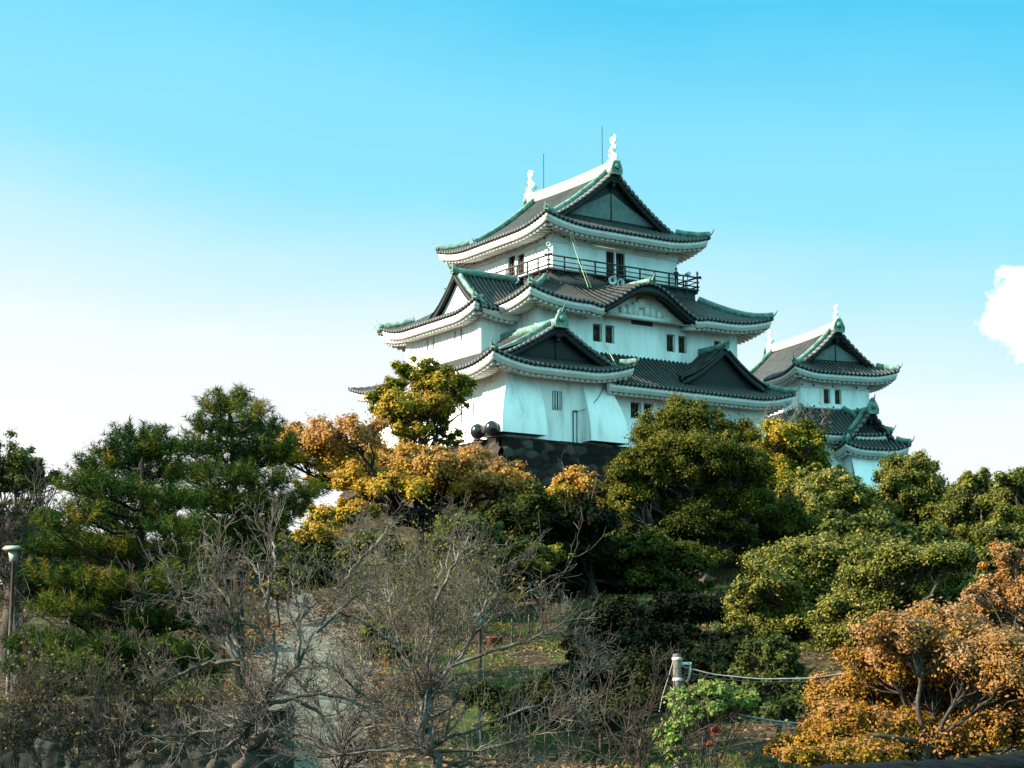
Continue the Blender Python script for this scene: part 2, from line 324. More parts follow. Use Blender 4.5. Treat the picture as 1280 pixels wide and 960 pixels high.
# paved ramp climbing the slope
PATH_Y = [36, 44, 50, 60, 75, 90, 100]; PATH_X = [-4.0, -5.0, -5.8, -6.9, -8.1, -10.2, -12.5]; PATH_W = [1.4, 1.6, 1.9, 2.3, 2.6, 1.8, 1.2]
def path_mesh():
    ys_ = np.linspace(37, 99, 140); cx = np.interp(ys_, PATH_Y, PATH_X); wd = np.interp(ys_, PATH_Y, PATH_W)
    w_ = np.linspace(-1, 1, 15); X = cx[:, None] + w_[None] * wd[:, None] * (1 + .06 * np.sin(ys_ * 1.9)[:, None] * np.sign(w_)[None]); Y = np.repeat(ys_[:, None], 15, 1)
    Z = terr(X, Y) + 0.05
    mb = MB(); mb.grid(np.stack([X, Y, Z], -1)); return tag(mb.build('path', M['path'], smooth=True), kind='structure')
path_mesh()
def far_hills():
    x = np.linspace(-2500, 2500, 160); mb = MB()
    h = 40 + 50 * np.sin(x * 0.004 + 1.0) + 26 * np.sin(x * 0.011) + 12 * np.sin(x * 0.031 + 2) + np.where(x > 300, 60, -30)
    rows = []
    for k, yy in ((0.0, 2700), (0.75, 3000), (1.0, 3300), (0.6, 3900), (0, 4600)):
        rows.append(np.stack([x, np.full_like(x, yy), -14 + np.maximum(h, 5) * k], -1))
    mb.grid(np.array(rows)); tag(mb.build('hills', M['hill'], smooth=True), kind='structure')
far_hills()

# ------------------------------------------------------------------ rough stone walls
def stone_cells(nu, nv, rng, jit=0.32):
    iy, ix = np.mgrid[-1:nv + 1, -1:nu + 1]
    px = ix + 0.5 + 0.5 * (iy % 2) + rng.uniform(-jit, jit, ix.shape); py = iy + 0.5 + rng.uniform(-jit, jit, ix.shape)
    return px, py
def stone_relief(U, V, su, sv, seed):
    """height and cell tint of a rubble masonry surface; U,V arrays in metres"""
    rng = np.random.default_rng(seed); u = U / su; v = V / sv
    nu, nv = int(u.max()) + 3, int(v.max()) + 3
    px, py = stone_cells(nu, nv, rng); tint = rng.uniform(0, 1, px.shape)
    iu = np.floor(u).astype(int); iv = np.floor(v).astype(int)
    f1 = np.full(u.shape, 9.0); f2 = np.full(u.shape, 9.0); tn = np.zeros(u.shape)
    for dy in (-1, 0, 1):
        for dx in (-2, -1, 0, 1):
            a = np.clip(iv + dy + 1, 0, px.shape[0] - 1); b = np.clip(iu + dx + 1, 0, px.shape[1] - 1)
            d = np.hypot(px[a, b] - u, py[a, b] - v)
            m = d < f1
            f2 = np.where(m, f1, np.minimum(f2, d)); tn = np.where(m, tint[a, b], tn); f1 = np.where(m, d, f1)
    e = np.clip((f2 - f1) / 0.35, 0, 1)
    return np.clip(e * 1.6, 0, 1) ** .7 * (0.5 + 0.9 * tn), tn
def stonemat(name, cols):
    return leafmat(name, cols, 0.0, 0.9, 0.15)
M['stone_brown'] = stonemat('dark_brown_stone', [(0, (0.014, 0.010, 0.008)), (0.5, (0.04, 0.03, 0.023)), (1, (0.13, 0.10, 0.078))])
M['stone_grey'] = stonemat('mossy_grey_stone', [(0, (0.02, 0.02, 0.012)), (0.5, (0.06, 0.056, 0.042)), (1, (0.15, 0.138, 0.11))])
def face_tint(tn):
    return ((tn[:-1, :-1] + tn[1:, 1:]) * 0.5).ravel()

# ------------------------------------------------------------------ castle roofs
PITCH = 0.44
def ribs(x):
    fr = (x / PITCH) % 1.0
    return 0.14 * np.sqrt(np.clip(1 - ((fr - 0.5) / 0.29) ** 2, 0, 1))
def cols_for(a, b):
    n = max(int(math.ceil((b - a) / PITCH * 7)), 3)
    return np.linspace(a, b, n + 1)
def slope(mb, F, xa, xb, dmax, zf, M_=9, d0=0.0, edge=True):
    """tiled slope: columns x in [xa,xb], running inward to dmax(x); zf(x,d)"""
    x = cols_for(xa, xb); dm = np.maximum(dmax(x), 0.02)
    t = np.linspace(0, 1, M_)[:, None]; d = d0 + (dm - d0)[None] * t; X = np.repeat(x[None], M_, 0)
    # overlapping courses of tiles: tiny steps down the slope
    Z = zf(X, d) + ribs(X)
    P = F(X, d, Z)
    if edge:
        e1 = F(x[None], np.full_like(x, d0)[None], (Z[0] - 0.20)[None]); e2 = F(x[None], np.full_like(x, d0 + 0.35)[None], (Z[0] - 0.17 - ribs(x))[None])
        P = np.concatenate([e2, e1, P], 0)
    mb.grid(P)
    rb = ribs((x[:-1] + x[1:]) / 2) / 0.14; tn = np.where(rb > .55, .75, np.where(rb > 0.05, .35, .06))  # pale rib tops, dark valleys: sunlit stripes painted into the tile tint
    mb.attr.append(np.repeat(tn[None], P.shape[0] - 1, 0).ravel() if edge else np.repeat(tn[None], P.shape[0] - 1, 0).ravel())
    if edge and d0 == 0.0:
        for xc in (np.arange(math.ceil(xa / PITCH - .5), math.floor(xb / PITCH - .5) + 1) + 0.5) * PITCH:
            z_ = float(zf(np.array([xc]), np.array([0.0]))[0]) - .02
            lo_, hi_ = (F(np.array([xc]), np.array([o_]), np.array([z_]))[0] for o_ in (-.04, 0.05))
            b0_ = mb.n; q0_ = sum(len(a) for a in mb.q); t0_ = sum(len(a) for a in mb.t)
            mb.lathe([(.005, 0.0), (.13, 0.0), (.13, .12)], lo_, hi_ - lo_, 7)
            mb.attr.append(np.full(sum(len(a) for a in mb.q) - q0_, .9)); mb.tri_attr.append(np.full(sum(len(a) for a in mb.t) - t0_, .9))  # end caps palest of all, a painted sunlit edge along the eave
class Roof:
    """concave roof profile with lifted corners, shared by all slopes of one tier"""
    def __init__(s, ze, H, run, lift, Dc, k=0.45):
        s.ze, s.H, s.run, s.lift, s.Dc, s.k = ze, H, run, lift, Dc, k
    def h(s, d):
        x = d / s.run; return s.H * ((1 - s.k) * x + s.k * x * x)
    def z(s, c, d):
        """c: distance to the nearest lifted corner measured along the eave"""
        return s.ze + s.h(d) + s.lift * np.clip(1 - c / s.Dc, 0, 1) ** 2.0 * np.clip(1 - d / s.run, 0, 1) ** 1.5
def corner(x, Wd, ends):
    c = np.full(np.shape(x), 99.0)
    if ends[0]: c = np.minimum(c, x)
    if ends[1]: c = np.minimum(c, Wd - x)
    return np.maximum(c, 0)
def eave(mb, F, Wd, ends, ze, ow, rise=0.12, skip=None, rafter=True, xr=None):
    """white plastered eave under the tiles: fascia, rafters and soffit. ze(x): eave height"""
    segs = [(0.0, Wd)] if xr is None else [xr]
    if skip:
        a, b = segs[0]; segs = [(a, skip[0]), (skip[1], b)]
    for a, b in segs:
        x = np.linspace(a, b, max(int((b - a) / 0.35), 4))
        def at(o, dz):
            lo = o if ends[0] else 0; hi = o if ends[1] else 0
            X = np.where(x < Wd / 2, np.maximum(x, lo), np.minimum(x, Wd - hi))
            return F(X, np.full_like(X, o), ze(x) + dz + rise * o)
        sec = [(0.14, -0.14), (0.14, -0.50), (0.20, -0.52), (0.20, -0.76), (0.46, -0.76), (0.46, -0.14)]
        P = np.stack([at(o, z) for o, z in sec], 1); mb.ringgrid(P)
        so = np.stack([at(0.44, -0.70), at(ow * 0.5, -0.66), at(ow + 0.05, -0.62)], 1); mb.grid(so)
        if rafter:
            for xc in np.arange(a + 0.35, b - 0.2, 0.52):
                if (ends[0] and xc < 0.7) or (ends[1] and xc > Wd - 0.7): continue
                oe = ow
                if ends[0]: oe = min(oe, xc)
                if ends[1]: oe = min(oe, Wd - xc)
                if oe < 0.75: continue
                p = []
                for dz in (-0.98, -0.66):
                    for (xx, oo) in ((xc - 0.12, 0.40), (xc + 0.12, 0.40), (xc + 0.12, oe), (xc - 0.12, oe)):
                        q = F(np.array([xx]), np.array([oo]), np.array([float(ze(np.array([xc]))[0]) + dz + rise * oo]))[0]; p.append(q)
                mb.hexa(p)
BOX = lambda w, h0, h1: [(-w / 2, h0), (w / 2, h0), (w / 2, h1), (w * 0.28, h1 + 0.10), (-w * 0.28, h1 + 0.10), (-w / 2, h1)]
def horn(mb, p, d, s=1.0):
    """upturned end tile"""
    d = np.asarray(d, float); d[2] = 0; d /= np.linalg.norm(d)
    t = np.linspace(0, 1, 6)
    pts = [np.asarray(p) + d * (0.55 * a * s) + np.array([0, 0, (0.08 * a + 0.62 * a * a) * s]) for a in t]
    mb.sweep(pts, [(-.10, -.08), (.10, -.08), (.10, .08), (-.10, .08)], scale=(1.25 - t) * s)
    c = np.asarray(p) - d * 0.05
    mb.sweep([c - d * .10, c + d * .12], [(-.26 * s, -.25 * s), (.26 * s, -.25 * s), (.32 * s, .12 * s), (.0, .42 * s), (-.32 * s, .12 * s)])
def hip(F, roof, ends_c, dtop, m, parent, side, d0=0.05, off=None, Wd=None):
    """ridge covering along a 45 degree hip; side 0: corner at x=0, 1: corner at x=Wd"""
    d = np.linspace(d0, dtop, 12); x = d if side == 0 else Wd - d
    z = roof.z(d, d); P = F(x, d, z + 0.05)
    mb = MB(); mb.sweep(P, BOX(0.36, -0.05, 0.36)); horn(mb, P[0] + [0, 0, .14], P[0] - P[1], 0.8)
    return mb.build('hip_ridge', m, parent, off=off)
def fish(mb, base, out, s=1.0):
    """roof-end fish: head down on the ridge, body rising in a curve, forked tail fin on top"""
    out = np.asarray(out, float); out /= np.linalg.norm(out); sd_ = np.cross(out, [0, 0, 1])
    ctrl = [(0.55, 0.10, .10), (0.42, .22, .30), (0.12, .36, .40), (-.12, .62, .36), (-.16, .95, .29), (-.02, 1.25, .22), (.12, 1.50, .16), (.16, 1.72, .10)]
    c = np.array(ctrl); tt = np.linspace(0, len(c) - 1, 22); cc = np.stack([np.interp(tt, range(len(c)), c[:, i]) for i in range(3)], 1)
    cc[1:-1] = (cc[:-2] + 2 * cc[1:-1] + cc[2:]) / 4
    cc[:, 2] *= 1 + 0.10 * np.sin(np.arange(22) * 2.2)
    P = np.asarray(base) + (out[None] * cc[:, :1] + np.array([[0, 0, 1.0]]) * cc[:, 1:2]) * s
    mb.tubes(P[None], cc[None, :, 2] * s, 8)
    def plate(pts, th=.05):
        pts = [np.asarray(base) + (out * a + np.array([0, 0, 1.0]) * b) * s for a, b in pts]; n = len(pts)
        V = [p + sd_ * th for p in pts] + [p - sd_ * th for p in pts]
        mb.add(V, None, [(0, i, i + 1) for i in range(1, n - 1)] + [(n, n + i + 1, n + i) for i in range(1, n - 1)]); 
        mb.add(V, [(i, (i + 1) % n, n + (i + 1) % n, n + i) for i in range(n)])
    plate([(.12, 1.55), (-.30, 1.75), (-.42, 2.10), (-.18, 2.30), (0.06, 2.08)]); plate([(.12, 1.55), (.06, 2.08), (.22, 2.42), (.48, 2.20), (.42, 1.80)])
    plate([(-.40, .55), (-.62, .85), (-.52, 1.05), (-.38, 1.0)]); plate([(.22, 1.05), (.46, 1.20), (.42, 1.42), (.22, 1.40)])
    for sg in (-1, 1):
        a = np.asarray(base) + (out * .10 + sd_ * .34 * sg + np.array([0, 0, .42])) * s
        mb.add([a, a + (sd_ * .42 * sg + np.array([0, 0, .30])) * s, a + (sd_ * .30 * sg - out * .2 + np.array([0, 0, .55])) * s, a + (np.array([0, 0, .30])) * s],
               [(0, 1, 2, 3)])
    mb.hexa([np.asarray(base) + (out * x + sd_ * y + np.array([0, 0, z])) * s for z in (-.15, .15) for x, y in ((-.4, -.36), (.6, -.36), (.6, .36), (-.4, .36))])

def hip_gable(name, parent, G, Wd, Ln, roof, vg, ow, front=True, back=True, ped=0.8, off=None, gm='dark', pm='gable', fishes=False,
              ridge_m='ridge', left_eave=None, right_eave=None, verge_h=0.62, orn=True, ridge_h=0.75, ridge_end=None, barge_m='dark', big_orn=False):
    """hip-and-gable roof in a local frame G(p,q,z): gables face -q (front) and +q (back)"""
    rt = MB(); hw = Wd / 2
    Fl = lambda x, d, z: G(d, x, z)                 # eave along q at p=0
    Fr = lambda x, d, z: G(Wd - d, x, z)
    Ff = lambda x, d, z: G(x, d, z)
    Fb = lambda x, d, z: G(x, Ln - d, z)
    q0, q1 = (vg if front else 0.0), (Ln - vg if back else Ln)
    ends = (front, back)
    zs = lambda x, d: roof.z(corner(x, Ln, ends), d)
    zf = lambda x, d: roof.z(corner(x, Wd, (1, 1)), d)
    for F in (Fl, Fr):
        slope(rt, F, q0, q1, lambda x: np.full_like(x, hw), zs, 14)
        if front: slope(rt, F, 0, vg, lambda x: np.minimum(x + 0.001, hw), zs, 5)
        if back: slope(rt, F, Ln - vg, Ln, lambda x: np.minimum(Ln - x + 0.001, hw), zs, 5)
    dp = vg + ped
    if front: slope(rt, Ff, 0, Wd, lambda x: np.minimum(np.minimum(x, Wd - x) + 0.001, dp), zf, 6)
    if back: slope(rt, Fb, 0, Wd, lambda x: np.minimum(np.minimum(x, Wd - x) + 0.001, dp), zf, 6)
    # rows of verge tiles closing the gable ends
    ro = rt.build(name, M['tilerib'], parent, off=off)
    for (on, qv, sg) in ((front, q0, -1), (back, q1, 1)):
        if not on: continue
        vt = MB()
        for F, mir in ((0, 0), (1, 1)):
            d = 0.9 * vg
            while d < hw - 0.15:
                p = d if mir == 0 else Wd - d; z = float(roof.h(np.array(d))) + roof.ze
                a, b = qv + sg * 0.28, qv - sg * 0.5
                sl = (float(roof.h(np.array(d + .1))) - float(roof.h(np.array(d - .1)))) / .2 * (1 if mir == 0 else -1)
                pts = []
                for dz in (-0.06, 0.20):
                    for (pp, qq) in ((p - .13, a), (p + .13, a), (p + .13, b), (p - .13, b)):
                        pts.append(G(np.array([pp]), np.array([qq]), np.array([z + dz + sl * (pp - p)]))[0])
                vt.hexa(pts); d += 0.43
        vt.build('verge_tiles', M['tile_cap'], ro, off=off)
    # white eaves
    ev = MB()
    zl = lambda x: roof.z(corner(x, Ln, ends), np.zeros_like(x)); zff = lambda x: roof.z(corner(x, Wd, (1, 1)), np.zeros_like(x))
    eave(ev, Fl, Ln, ends, zl, ow, xr=left_eave); eave(ev, Fr, Ln, ends, zl, ow, xr=right_eave)
    if front: eave(ev, Ff, Wd, (1, 1), zff, ow)
    if back: eave(ev, Fb, Wd, (1, 1), zff, ow)
    ev.build('eave', M['trim'], ro, off=off)
    # gables
    for (on, qv, sg) in ((front, q0, -1), (back, q1, 1)):
        if not on: continue
        d = np.linspace(vg * 0.55, hw, 14); z = roof.ze + roof.h(d)
        for mir in (0, 1):
            p = d if mir == 0 else Wd - d
            b = MB(); a, c = qv + sg * 0.06, qv - sg * 0.16
            P = np.stack([G(p, np.full_like(p, qq), z + dz) for qq, dz in ((a, -.10), (a, -verge_h), (c, -verge_h), (c, -.10))], 1)
            b.ringgrid(P); b.build('gable_board', M[barge_m], ro, off=off)
            k = MB(); dd = np.linspace(vg * 0.95, hw, 12); pp = dd if mir == 0 else Wd - dd
            P = G(pp, np.full_like(pp, qv - sg * 0.85), roof.ze + roof.h(dd) + 0.06); k.sweep(P, BOX(0.40, -0.05, 0.36))
            horn(k, P[0] + [0, 0, .1], P[0] - P[1], 0.75); k.build('descending_ridge', M['copper'], ro, off=off)
        # recessed triangular wall, inner panel and pendant
        qp = qv - sg * 0.55; dm = np.linspace(vg * 0.9, hw, 12)
        zt = roof.ze + roof.h(dm) - 0.45; zb = roof.ze + float(roof.h(np.array(vg))) - 0.3
        t = MB(); L_ = G(dm, np.full_like(dm, qp), np.maximum(zt, zb)); Rr_ = G(Wd - dm, np.full_like(dm, qp), np.maximum(zt, zb))
        t.grid(np.stack([L_, Rr_], 1)); t.build('gable_wall', M[gm], ro, off=off)
        H_ = roof.H; t2 = MB(); z0 = roof.ze + float(roof.h(np.array(vg + ped * 0.4))) + 0.42; z1 = roof.ze + roof.H * 0.70
        f = 0.0
        dl = np.linspace(0, 1, 8); w0 = hw * 0.60
        ww = w0 * (1 - dl); zz = z0 + (z1 - z0) * (dl * 0.75 + 0.25 * dl ** 2)
        qq = np.full_like(ww, qp + sg * 0.06)
        t2.grid(np.stack([G(hw - ww, qq, zz), G(hw + ww, qq, zz)], 1)); t2.build('gable_panel', M[pm], ro, off=off)
        g = MB()
        for (w_, zt_, zb_) in ((0.07, z1 + .5, z0 - .1),):
            pts = [G(np.array([hw + sx * w_ / 2]), np.array([qp + sg * (0.07 + sy * .05)]), np.array([zz_]))[0] for zz_ in (zb_, zt_) for sx, sy in ((-1, 0), (1, 0), (1, 1), (-1, 1))]
            g.hexa(pts)
        zc = roof.ze + roof.H - verge_h - 0.25
        for dx, dz, rr in ((0, 0, .34), (-.30, .02, .22), (.30, .02, .22), (0, -.42, .2)):
            c = G(np.array([hw + dx]), np.array([qv - sg * 0.02]), np.array([zc + dz]))[0]
            ax = G(np.array([hw]), np.array([0.0]), np.array([0.0]))[0] - G(np.array([hw]), np.array([1.0]), np.array([0.0]))[0]
            g.lathe([(0.02, -.10), (rr, -.09), (rr * .8, .05), (0.02, .08)], c, ax, 10)
        g.build('gable_pendant', M[barge_m], ro, off=off)
    # main ridge, ridge-end tiles and fish
    zr = roof.ze + roof.H
    r = MB(); qa, qb = q0 - (0.25 if front else 0), q1 + (0.25 if back else 0)
    if ridge_end is not None: qb = ridge_end
    qs = np.linspace(qa, qb, 12); m_ = (qs - (qa + qb) / 2) / ((qb - qa) / 2)
    P = G(np.full_like(qs, hw), qs, zr - 0.05 + 0.18 * m_ ** 2 * (1 if front and back else 0))
    r.sweep(P, BOX(0.62, -0.1, ridge_h)); r.build('main_ridge', M[ridge_m], ro, off=off)
    for (on, qv, sg) in ((front, qa, -1), (back, qb, 1)):
        if not on: continue
        e = MB(); o_ = G(np.array([hw]), np.array([qv + sg]), np.array([0.]))[0] - G(np.array([hw]), np.array([qv]), np.array([0.]))[0]
        c = G(np.array([hw]), np.array([qv]), np.array([zr]))[0]
        e.sweep([c - o_ * .05, c + o_ * .22], [(-.55, -.35), (.55, -.35), (.62, .1), (.42, .62), (.18, 1.0), (-.18, 1.0), (-.42, .62), (-.62, .1)])
        e.lathe([(0.02, .02), (.30, .02), (.24, .14), (.02, .16)], c + o_ * .2 + np.array([0, 0, .35]), o_, 10)
        if not fishes: horn(e, c + o_ * .1 + np.array([0, 0, .85]), o_, 0.9)
        e.build('ridge_end_tile', M['copper'], ro, off=off)
        if fishes:
            e = MB(); fish(e, c - o_ * .35 + np.array([0, 0, ridge_h + 0.15]), o_, 1.0 if fishes is True else fishes); e.build('fish_ornament', M['orn'], ro, off=off)
    for F, wd, on in ((Ff, Wd, front), (Fb, Wd, back)):
        if not on: continue
        for sd_ in (0, 1): hip(F, roof, None, vg * 0.95, M['copper'], ro, sd_, off=off, Wd=wd)
    return ro

def wall_faces(mb, F, x0, x1, z0, z1, holes=(), depth=0.32):
    xs_ = sorted({x0, x1, *[h[0] for h in holes], *[h[1] for h in holes]}); zs_ = sorted({z0, z1, *[h[2] for h in holes], *[h[3] for h in holes]})
    def f(x, d, z): return F(np.array([x]), np.array([d]), np.array([z]))[0]
    for a, b in zip(xs_, xs_[1:]):
        for c, d in zip(zs_, zs_[1:]):
            if any(h[0] - 1e-6 <= a and b <= h[1] + 1e-6 and h[2] - 1e-6 <= c and d <= h[3] + 1e-6 for h in holes): continue
            mb.add([f(a, 0, c), f(b, 0, c), f(b, 0, d), f(a, 0, d)], [(0, 1, 2, 3)])
    for a, b, c, d in [h[:4] for h in holes]:
        for p in (((a, c), (b, c)), ((b, c), (b, d)), ((b, d), (a, d)), ((a, d), (a, c))):
            (xa, za), (xb, zb) = p
            mb.add([f(xa, 0, za), f(xb, 0, zb), f(xb, depth, zb), f(xa, depth, za)], [(0, 1, 2, 3)])
def fbox(mb, F, x0, x1, d0, d1, z0, z1):
    mb.hexa([F(np.array([x]), np.array([d]), np.array([z]))[0] for z in (z0, z1) for x, d in ((x0, d0), (x1, d0), (x1, d1), (x0, d1))])
def window(parent, F, h, kind, off, depth=0.32):
    """window at the back of its opening: dark leaf, frame, bars"""
    a, b, c, d = h[:4]
    g = MB(); fbox(g, F, a - .02, b + .02, depth - .02, depth + .10, c - .02, d + .02)
    w = g.build('window', M['glass'], parent, off=off)
    fr = MB()
    for (xa, xb, za, zb) in ((a, b, c, c + .09), (a, b, d - .08, d), (a, a + .08, c + .09, d - .08), (b - .08, b, c + .09, d - .08)):
        fbox(fr, F, xa + .003, xb - .003, depth - .14, depth - .025, za + .003, zb - .003)
    fr.build('window_frame', M['brown'] if kind == 'brown' else M['trim'], w, off=off)
    br = MB(); n = {'brown': 2, 'bars': 3, 'thin': 3}[kind]
    for i in range(n):
        xc = a + (b - a) * (i + 1) / (n + 1); hw_ = 0.045 if kind != 'bars' else 0.055
        fbox(br, F, xc - hw_, xc + hw_, depth - .20, depth - .145, c + .005, d - .005)
    br.build('window_bars', M['brown'] if kind != 'bars' else M['trim'], w, off=off)
    return w
def frame_of(u0, v0, du, dv):
    """F(x,d,z) -> castle (u,v,z): x along (du), inward along (dv)"""
    du = np.array(du, float); dv = np.array(dv, float)
    def F(x, d, z):
        x, d, z = np.broadcast_arrays(x, d, z)
        return np.stack([u0 + x * du[0] + d * dv[0], v0 + x * du[1] + d * dv[1], z], -1)
    return F
def skirt(name, parent, rect, roof, sides, ow, off, skip=None, bump=None, kar=None):
    """pent roof ring around a storey. rect (u0,u1,v0,v1)"""
    u0, u1, v0, v1 = rect; Wu, Wv = u1 - u0, v1 - v0
    Fs = dict(front=(frame_of(u0, v0, (1, 0), (0, 1)), Wu), right=(frame_of(u1, v0, (0, 1), (-1, 0)), Wv),
              back=(frame_of(u0, v1, (1, 0), (0, -1)), Wu), left=(frame_of(u0, v0, (0, 1), (1, 0)), Wv))
    mb = MB(); ev = MB()
    for s in sides:
        F, wd = Fs[s]
        bz = bump if (s == 'front' and bump is not None) else None
        def zf(x, d, wd=wd, bz=bz):
            z = roof.z(corner(x, wd, (1, 1)), d)
            if bz is not None: z = np.maximum(z, 0) + bz(x) * np.clip(1 - d / (roof.run * 0.98), 0, 1) ** 0.7
            return z
        slope(mb, F, 0, wd, lambda x, wd=wd: np.minimum(np.minimum(x, wd - x) + .001, roof.run), zf, 8)
        eave(ev, F, wd, (1, 1), lambda x, zf=zf: zf(x, np.zeros_like(x)), ow, skip=skip if s == 'front' else None)
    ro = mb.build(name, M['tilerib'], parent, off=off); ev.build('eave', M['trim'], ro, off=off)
    F, wd = Fs['front']
    for sd_ in (0, 1): hip(F, roof, None, roof.run, M['copper'], ro, sd_, off=off, Wd=wd)
    F, wd = Fs['back']
    if 'back' in sides:
        for sd_ in (0, 1): hip(F, roof, None, roof.run, M['copper'], ro, sd_, off=off, Wd=wd)
    return ro, Fs

# small triangular gable on the lower roof
def small_gable(parent, uc, hwid, vf, zfoot, zap, vend, name, off, T, gm='dark', rm='tile'):
    """dormer gable: T(u,v,z) maps into the building"""
    mb = MB(); rt = Roof(zfoot, zap - zfoot, hwid, 0.25, 1.2, 0.40)
    for sg in (-1, 1):
        F = lambda x, d, z, sg=sg: T(uc + sg * (hwid - np.asarray(d)), vf + np.asarray(x), z)
        slope(mb, F, 0, vend - vf, lambda x: np.full_like(x, hwid), lambda x, d: rt.z(corner(x, 9, (1, 0)), d), 9)
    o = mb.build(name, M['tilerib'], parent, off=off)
    d = np.linspace(0, hwid, 12); z = zfoot + rt.h(d)
    for sg in (-1, 1):
        u = uc + sg * (hwid - d); b = MB()
        b.ringgrid(np.stack([T(u, np.full_like(u, vf + a), z + dz) for a, dz in ((.05, -.02), (.05, -.5), (.25, -.5), (.25, -.02))], 1)); b.build('gable_board', M['dark'], o, off=off)
        b = MB(); P = T(u[:-1], np.full_like(u[:-1], vf + .35), z[:-1] + .06); b.sweep(P, BOX(.36, -.05, .30)); horn(b, P[0] + [0, 0, .1], P[0] - P[1], .7); b.build('descending_ridge', M[rm], o, off=off)
    t = MB(); zz = z - .4; t.grid(np.stack([T(uc - (hwid - d), np.full_like(d, vf + .5), np.maximum(zz, zfoot - .6)), T(uc + (hwid - d), np.full_like(d, vf + .5), np.maximum(zz, zfoot - .6))], 1)); t.build('gable_wall', M[gm], o, off=off)
    r = MB(); P = T(np.full(6, uc), np.linspace(vf - .15, vend, 6), np.full(6, zap)); r.sweep(P, BOX(.45, -.05, .38)); horn(r, P[0] + [0, 0, .35], P[0] - P[1], .9); r.build('main_ridge', M['copper'], o, off=off)
    return o
IDT = lambda u, v, z: np.stack(np.broadcast_arrays(u, v, z), -1)
# ------------------------------------------------------------------ the main keep
KA, KO, KZ = 0.581, (2.80, 142.5), 18.3
keep = empty('castle_keep', (KO[0], KO[1], KZ), KA)
tag(keep, 'large white three storey castle keep with dark tiled roofs, tallest building on the hill', 'castle')
OFF = (0, 0, KZ)
def kw(u, v, z):
    c, s = math.cos(KA), math.sin(KA); return np.array([KO[0] + u * c - v * s, KO[1] + u * s + v * c, z])

# ---- third storey
top = Roof(37.55, 5.95, 8.72, 0.80, 5.0, 0.42)
hip_gable('top_roof', keep, lambda p, q, z: np.stack(np.broadcast_arrays(p, q, z), -1), 17.44, 17.57, top, 2.3, 2.1, off=OFF, fishes=True, ped=0.9)
w3 = MB()
F3f, F3l = frame_of(2.1, 2.1, (1, 0), (0, 1)), frame_of(2.1, 2.1, (0, 1), (1, 0))
F3r, F3b = frame_of(15.34, 2.1, (0, 1), (-1, 0)), frame_of(2.1, 15.47, (1, 0), (0, -1))
h3f = [(5.55, 6.45, 34.0, 36.25), (6.60, 7.55, 34.0, 36.25)]
h3l = [(4.30, 5.35, 34.35, 36.2), (5.75, 6.85, 34.5, 36.45)]
wall_faces(w3, F3f, 0, 13.24, 33.3, 37.5, h3f); wall_faces(w3, F3l, 0, 13.37, 33.3, 37.5, h3l)
wall_faces(w3, F3r, 0, 13.37, 33.3, 37.5); wall_faces(w3, F3b, 0, 13.24, 33.3, 37.5)
w3 = w3.build('upper_wall', M['plaster'], keep, off=OFF)
for h in h3f: window(keep, F3f, h, 'brown', OFF)
for h in h3l: window(keep, F3l, h, 'brown', OFF)
bt = MB()
for F, wd in ((F3f, 13.24), (F3l, 13.37)):
    fbox(bt, F, -.05, wd + .05, -.05, .02, 36.28, 36.55); fbox(bt, F, -.05, wd + .05, -.05, .02, 33.6, 33.8)
    for x in np.linspace(0.0, wd, 7): fbox(bt, F, x - .06, x + .06, -.035, .02, 36.55, 37.3)
bt.build('wall_trim', M['trim'], w3, off=OFF)
for F, wd in ((F3f, 13.24), (F3l, 13.37)):
    for x in np.linspace(1.1, wd - 1.1, 6):
        sd_mb = MB(); sd_mb.lathe([(0.01, 0), (.09, 0), (.07, .06), (.01, .07)], F(np.array([x]), np.array([-.05]), np.array([36.85]))[0], F(np.array([0.]), np.array([-1.]), np.array([0.]))[0] - F(np.array([0.]), np.array([0.]), np.array([0.]))[0], 8)
        sd_mb.build('nail_cover', M['dark'], w3, off=OFF)

# ---- balcony round the third storey
bal = MB(); b0, b1, c0, c1 = 0.75, 16.7, 0.75, 16.85
bal.box(b0, b1, c0, c1, 33.55, 33.72); bal.box(b0 + .25, b1 - .25, c0 + .25, c1 - .25, 32.2, 33.551)
for x in np.arange(b0 + .4, b1, 1.1):
    bal.box(x - .09, x + .09, c0 + .1, c0 + 1.2, 33.32, 33.55)
for y in np.arange(c0 + .4, c1, 1.1): bal.box(b0 + .1, b0 + 1.2, y - .09, y + .09, 33.32, 33.55)
bal = bal.build('balcony', M['rail'], keep, off=OFF)
rl = MB()
for (ax, fix, lo, hi) in (('u', c0 + .1, b0, b1), ('v', b0 + .1, c0, c1), ('u', c1 - .1, b0, b1), ('v', b1 - .1, c0, c1)):
    for z, w_ in ((33.95, .05), (34.35, .035), (34.78, .06)):
        ov = .35 if z > 34.7 else .1
        if ax == 'u': rl.box(lo - ov, hi + ov, fix - w_, fix + w_, z - w_, z + w_)
        else: rl.box(fix - w_ * .98, fix + w_ * .98, lo - ov, hi + ov, z - w_ * 1.05, z + w_ * 1.05)
    for x in np.linspace(lo + .1, hi - .1, 11):
        if ax == 'u': rl.box(x - .055, x + .055, fix - .055, fix + .055, 33.72, 34.82)
        else: rl.box(fix - .054, fix + .054, x - .056, x + .056, 33.72, 34.825)
rl.build('railing', M['rail'], bal, off=OFF)
for u in (b0 + .1, b1 - .1):
    for v in (c0 + .1, c1 - .1):
        fin = MB(); fin.lathe([(.09, 34.8), (.10, 34.95), (.05, 35.0), (.12, 35.12), (.10, 35.25), (.01, 35.38)], (u, v, 0), (0, 0, 1), 8); fin.build('post_finial', M['copper'], bal, off=OFF)

